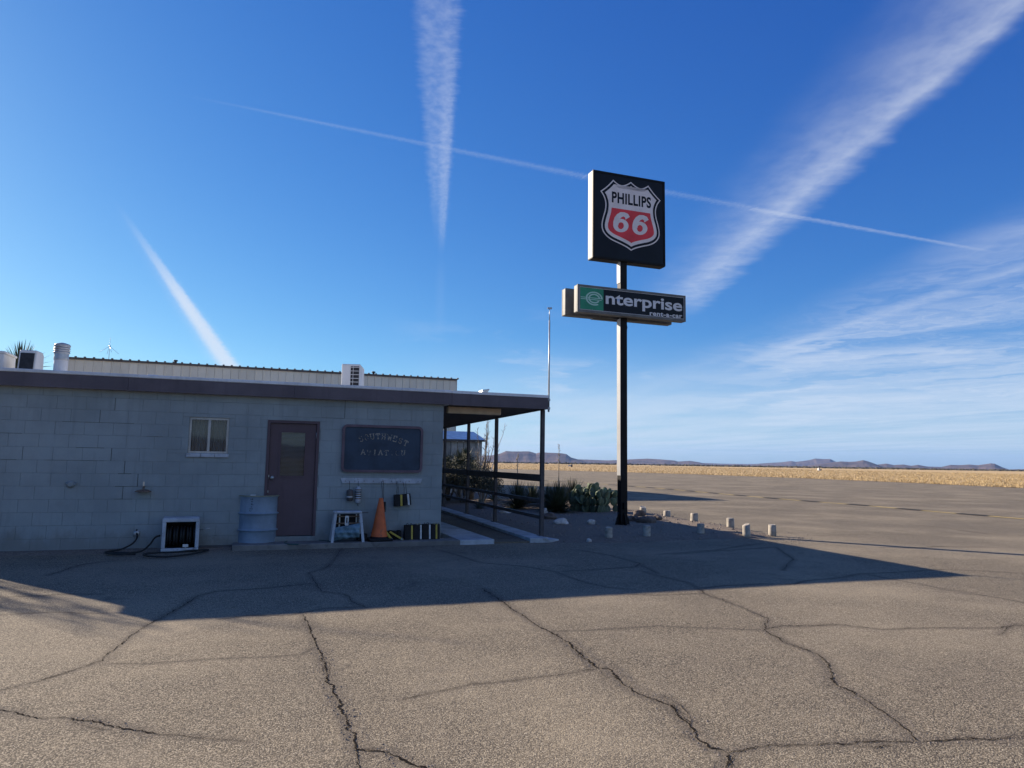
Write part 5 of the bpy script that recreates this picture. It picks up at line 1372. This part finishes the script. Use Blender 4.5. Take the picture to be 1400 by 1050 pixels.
for i, (px, pt, pb_, lb) in enumerate(BOL):
    p = G(px, pb_, .0); h_ = AT(px, pt, p.y).z; r_ = (AT(px + 5.2, pb_, p.y).x - AT(px - 5.2, pb_, p.y).x) / 2
    r_ = min(max(r_, .07), .10)
    t = thing('bollard', lb, 'bollard', (p.x, p.y, 0), random.random() * 3, 'short bollards round the garden bed'); t.rotation_euler = (random.gauss(0, .025), random.gauss(0, .03), random.random() * 3)
    m_ = MB(); n = 18; prof = [(r_ * .98, -.03), (r_, h_ * .3), (r_ * .97, h_ * .7), (r_ * .96, h_ - .012), (r_ * .86, h_)]
    m_.lathe(prof, n)
    for v in m_.bm.verts:
        if v.co.z > h_ * .9: v.co.z += random.uniform(-.012, .006) + (v.co.x * .25 if i in (3, 8) else 0)
        v.co.x *= random.uniform(.97, 1.03)
    m_.build('bollard_shaft', M['post_conc'], t)
ROCK = [(766, 718, .20, .11, .085, 'rock_w', 'long white rock lying right of the canopy corner post'), (808, 718.5, .10, .07, .09, 'rock_w', 'small upright pale rock left of the front bollards'),
        (750, 711, .15, .12, .10, 'rock_d', 'dark brown rock behind the white one beside the canopy post'), (886, 716, .24, .16, .12, 'rock_d', 'flat brown rock between the sign pole and the bollards'),
        (866, 714, .13, .10, .10, 'rock_d', 'brown rock touching the right side of the pole base'), (898, 712, .15, .12, .09, 'rock_d', 'dark rock behind the second front bollard'),
        (874, 707, .14, .10, .11, 'rock_d', 'upright brown rock close to the back row bollards'), (805, 738, .045, .04, .035, 'rock_w', 'tiny white stone at the front edge of the bed'),
        (691, 703, .16, .1, .09, 'rock_w', 'pale rock seen under the lowest canopy rail'), (745, 703, .1, .1, .09, 'rock_w', 'pale rock beside the yucca left of the prickly pear')]
for k, (px, py, a, b, c, mt, lb) in enumerate(ROCK):
    p = G(px, py, .05); t = MB().blob((0, 0, 0), (a, b, c), 3, .28, seed=20 + k); o = t.build('rock', M[mt]); o.location = (p.x, p.y, bedz(p.x, p.y) + c * .45); tag(o, lb, 'rock')
    for f in o.data.polygons: f.use_smooth = False

# ---------------------------------------------------------------- plants
def leaf_mesh(n, L, w, zmin=-.1, zmax=1.2, droop=.25, seed=0, curl=0.0):
    rd = random.Random(seed); vs, fs = [], []
    for i in range(n):
        a = rd.random() * 6.283; e = zmin + (zmax - zmin) * rd.random() ** .8; l = L * rd.uniform(.7, 1.08); d = Vector((math.cos(a) * math.cos(e), math.sin(a) * math.cos(e), math.sin(e)))
        sd_ = Vector((-math.sin(a), math.cos(a), 0)); s0 = len(vs); K = 4
        for k in range(K + 1):
            t_ = k / K; p = d * l * t_ - Vector((0, 0, droop * l * t_ * t_ * math.cos(e))); ww = w * (1 - t_) ** .6 * (.6 + .8 * min(t_ * 4, 1) * .5)
            vs += [tuple(p - sd_ * ww), tuple(p + Vector((0, 0, -ww * .5))), tuple(p + sd_ * ww)]
        for k in range(K):
            b = s0 + k * 3; fs += [(b, b + 1, b + 4, b + 3), (b + 1, b + 2, b + 5, b + 4)]
    return vs, fs
def yucca(px, py, L, n, label, trunk=0.0, w=.012, stalk=0.0, mat='yleaf', seed=0, zmin=-.2, Y=None, name='yucca_plant', off=None, cat='yucca'):
    p = G(px, py) if Y is None else Vector((AT(px, 640, Y).x, Y, 0))
    t = thing(name, label, cat, (p.x, p.y, 0), seed)
    vs, fs = leaf_mesh(n, L, w, zmin, 1.45, .22, seed); o = obj_pydata('leaves', vs, fs, M[mat], t, kind='stuff'); o.location = (0, 0, trunk + .05)
    if trunk > .1:
        m_ = MB().tube([(0, 0, -.05), (.04, .02, trunk * .5), (0, 0, trunk + .05)], [.11, .09, .08], 9); m_.build('trunk', M['bark'], t)
        vs, fs = leaf_mesh(int(n * .7), L * .7, w, -1.5, -.9, .1, seed + 7); o = obj_pydata('dead_leaves', vs, fs, M['stalk'], t, kind='stuff'); o.location = (0, 0, trunk)
    if stalk:
        pts = [(0, 0, 0), (.02, 0, stalk * .5), (.04, .01, stalk)]; MB().tube(pts, [.022, .016, .008], 6).build('flower_stalk', M['stalk'], t)
        m_ = MB(); rd = random.Random(seed)
        for _ in range(18):
            z = stalk * rd.uniform(.70, 1.0); a = rd.random() * 6.28; m_.tube([(.03, 0, z), (.03 + .05 * math.cos(a), .05 * math.sin(a), z + .04)], .006, 4)
        m_.build('stalk_pods', M['stalk'], t, kind='stuff')
    return t
yucca(763, 704, .98, 620, 'spiky dark yucca left of the prickly pear with a tall dry stalk', .05, .013, 2.05, seed=1, zmin=-.05)
yucca(750, 700, .85, 380, 'spiky green yucca beside the canopy corner post', .05, .012, 0, seed=2, zmin=-.05)
yucca(783, 697, .85, 320, 'spiky yucca behind the left side of the prickly pear', .25, .012, 0, seed=12, zmin=-.05)
yucca(708, 699, .95, 520, 'round spiky yucca with slim dry stalk behind the middle canopy rails', .05, .012, 1.75, seed=3, zmin=-.1)
yucca(676, 687, .62, 60, 'pale agave with broad stiff leaves behind the upper rail', .0, .04, 0, 'yleaf_pale', 4, zmin=.1, name='agave_plant', cat='agave')
yucca(655, 699, .45, 180, 'low round tuft of pale leaves on the bed behind the rails', .0, .010, 0, 'yleaf_pale', 5, zmin=.0, name='grass_tuft', cat='plant')
yucca(728, 694, .80, 300, 'dark yucca behind the rails, just left of the canopy corner post', .1, .012, 0, seed=15, zmin=-.05)
for k, (px, Y, tr_, L, lb) in enumerate(((612, 27.5, 1.1, .75, 'yucca tree with shaggy trunk in front of the shed, furthest left'), (628, 28.5, 1.25, .8, 'yucca tree with shaggy trunk before the shed boards'),
                                      (645, 27.0, .9, .8, 'shaggy yucca tree at the right end of the shed'), (637, 30.0, 1.5, .7, 'taller yucca tree close against the shed wall'))):
    yucca(px, 0, L, 320, lb, tr_, .016, 0, seed=30 + k, Y=Y, zmin=-.6, name='yucca_tree', cat='yucca tree')
# tall yucca seen over the roof at the left
yucca(16, 0, .95, 150, 'spiky yucca head rising behind the roof between cooler and exhaust hood', 3.72, .030, 0, seed=41, Y=19.5, zmin=-.1, name='yucca_tree', cat='yucca tree')
# bush masses
def bush(px, Y, rx, h, n, label, name='shrub', cat='shrub', seed=0, mat='bush'):
    x = AT(px, 640, Y).x; t = thing(name, label, cat, (x, Y, 0)); rd = random.Random(seed); vs, fs = [], []
    for _ in range(n):
        a = rd.random() * 6.28; e = math.asin(rd.uniform(-.2, 1)); r_ = rd.uniform(.45, 1.0) * (1 + .25 * math.sin(a * 3 + seed)); c = Vector((math.cos(a) * math.cos(e) * rx * r_, math.sin(a) * math.cos(e) * rx * r_, h * .45 + math.sin(e) * h * .55 * r_))
        d = Vector((rd.gauss(0, 1), rd.gauss(0, 1), rd.gauss(0, 1))).normalized(); u = d.orthogonal().normalized(); l = rd.uniform(.03, .07); s0 = len(vs)
        vs += [tuple(c - u * l * .4), tuple(c + u * l * .4), tuple(c + d * l)]; fs.append((s0, s0 + 1, s0 + 2))
    obj_pydata('foliage', vs, fs, M[mat], t, kind='stuff')
    m_ = MB()
    for k in range(9): a = k * .7; m_.tube([(0, 0, 0), (rx * .4 * math.cos(a), rx * .4 * math.sin(a), h * .5), (rx * .7 * math.cos(a + .2), rx * .7 * math.sin(a + .2), h * .85)], [.02, .012, .004], 4)
    m_.build('stems', M['bark'], t, kind='stuff')
bush(661, 26, .7, 1.2, 5000, 'dark leafy shrub at the foot of the pale upright branches', seed=3)
bush(634, 25, 1.3, 1.5, 8000, 'dense dark shrub in front of the shed, behind the second canopy post', seed=4)
bush(614, 26, .9, 1.6, 5000, 'dense dark shrub behind the post nearest the building wall', seed=6)
# ocotillo: pale wands
Yo = 25.5; xo = AT(660, 640, Yo).x; t = thing('ocotillo', 'tall bare ocotillo of pale upright wands at the end of the shed', 'shrub', (xo, Yo, 0))
rd = random.Random(8)
for k in range(17):
    a = rd.random() * 6.28; lean = rd.uniform(.05, .30); L = rd.uniform(1.7, 3.1); pts = [(0, 0, 0)]; x = y = 0
    for s_ in range(1, 8): f = s_ / 7; pts.append((math.cos(a) * lean * L * f + rd.gauss(0, .025), math.sin(a) * lean * L * f + rd.gauss(0, .025), L * f))
    MB().tube(pts, [.028 - .003 * i for i in range(8)], 5).build('wand', M['chip_white' if k % 3 == 0 else 'bark'], t)
    m_ = MB()
    for _ in range(14): q_ = rd.randrange(2, 7); p = Vector(pts[q_]).lerp(Vector(pts[q_ + 1]) if q_ < 7 else Vector(pts[q_]), rd.random()); aa = rd.random() * 6.28; m_.tube([p, p + Vector((math.cos(aa) * .10, math.sin(aa) * .10, .10))], .006, 3)
    m_.build('twigs', M['bark'], t, kind='stuff')

# prickly pear: pads one by one
pads = []
m_ = MB(); res = bmesh.ops.create_icosphere(m_.bm, subdivisions=2, radius=1.0)
for v in m_.bm.verts:
    z = v.co.z; f = (1.0 if z > 0 else 1.0 - .28 * (-z) ** 1.5)
    v.co = Vector((v.co.x * .095 * f, v.co.y * .018, z * .130 + .125))
for f in m_.bm.faces: f.smooth = True
padm = m_.mesh('pad', M['pad'])
cpos = G(814, 704.5); cpos.y += .55
t = thing('prickly_pear', 'large prickly pear cactus of flat green pads between yucca and sign pole', 'cactus', (cpos.x, cpos.y, .02))
rd = random.Random(21); cnt = 0
def grow(p, tilt, yaw, lvl, sc_):
    global cnt
    if cnt > 215: return
    o = bpy.data.objects.new('pad', padm); link(o, t); o.location = p; E = Euler((tilt, rd.gauss(0, .12), yaw), 'XYZ'); 
    o.rotation_euler = E; o.scale = (sc_ * rd.uniform(.85, 1.1), 1.2, sc_); cnt += 1
    if lvl <= 0: return
    for _ in range(rd.choice([1, 2, 2, 3])):
        a = rd.uniform(-1.0, 1.0); lp = Vector((math.sin(a) * .085 * sc_, 0, (.125 + math.cos(a) * .120) * sc_))
        q_ = Vector(p) + E.to_matrix() @ lp
        grow(q_, tilt * .5 + rd.gauss(0, .30), yaw * .6 + rd.gauss(.12, .38), lvl - 1, sc_ * rd.uniform(.84, 1.0))
for k in range(30):
    u = rd.uniform(-1, 1); v = rd.uniform(-1, 1)
    if u * u + v * v > 1: u *= .7; v *= .7
    hmax = 3 if abs(u) < .3 and rd.random() < .4 else 2
    grow((u * .72, v * .50, -.01), rd.gauss(0, .25), rd.gauss(.3, .5), hmax if v > -.3 else max(hmax - 1, 1), rd.uniform(1.05, 1.3))
print('pads', cnt)
# lone column stub in front of it
p = G(783, 701); o = MB().tube([(0, 0, 0), (.01, 0, .34)], [.035, .03], 8).build('cactus_stem', M['stalk']); o.location = p; tag(o, 'short pale upright cactus stem at the left front of the prickly pear', 'cactus')

# far field markers
p = G(780, 638.6); t = thing('field_box', 'small grey equipment box far out on the golden field', 'box', (p.x, p.y, 0)); s_ = p.y / 970
MB().box(-3.2 * s_, .5 * s_, -.3, .3, 1.2 * s_, 3.0 * s_).build('panel', M['galv'], t); MB().box(.6 * s_, 2.6 * s_, -.4, .4, 0, 3.6 * s_).build('housing', M['dark'], t); MB().box(-2.8 * s_, -2.4 * s_, -.1, .1, 0, 1.19 * s_).build('leg', M['galv'], t)
p = G(1120, 643.6); t = thing('field_hut', 'tiny white hut near the scrub line at right', 'hut', (p.x, p.y, 0)); s_ = p.y / 970
MB().box(-1.6 * s_, .6 * s_, -.5, .5, 0, 3.0 * s_).build('wall', M['white'], t); MB().box(.62 * s_, 3.0 * s_, -.4, .4, 0, 2.2 * s_).build('lean_to', M['stalk'], t); MB().prism([(-1.8 * s_, 3.0 * s_), (.8 * s_, 3.0 * s_), (-.5 * s_, 3.8 * s_)], 'y', -.6, .6).build('roof', M['white'], t)

# bare tree off to the left whose shadow falls on the tarmac
t = thing('bare_tree', 'bare branching tree just outside the left edge, casting streaky shadows on the tarmac', 'tree', (-15.9, 15.6, 0))
rd = random.Random(5); m_ = MB(); m2 = MB()
def branch(m, p, d, L, r_, lvl):
    q_ = p + d * L * .5 + Vector((rd.gauss(0, .04), rd.gauss(0, .04), 0)) * L; e = p + d * L
    m.tube([p, q_, e], [r_, r_ * .85, r_ * .65], 5)
    if lvl == 0: return
    for _ in range(4 if lvl > 1 else 5):
        nd = (d + Vector((rd.gauss(0, .45), rd.gauss(0, .45), rd.gauss(.05, .25)))).normalized(); branch(m2 if lvl < 4 else m, p.lerp(e, rd.uniform(.6, 1)), nd, L * rd.uniform(.62, .9), r_ * .62, lvl - 1)
branch(m_, Vector((0, 0, 0)), Vector((.02, 0, 1)), 2.4, .11, 4)
m_.build('trunk', M['bark'], t); m2.build('crown', M['bark'], t)
print('objects', len(bpy.data.objects))
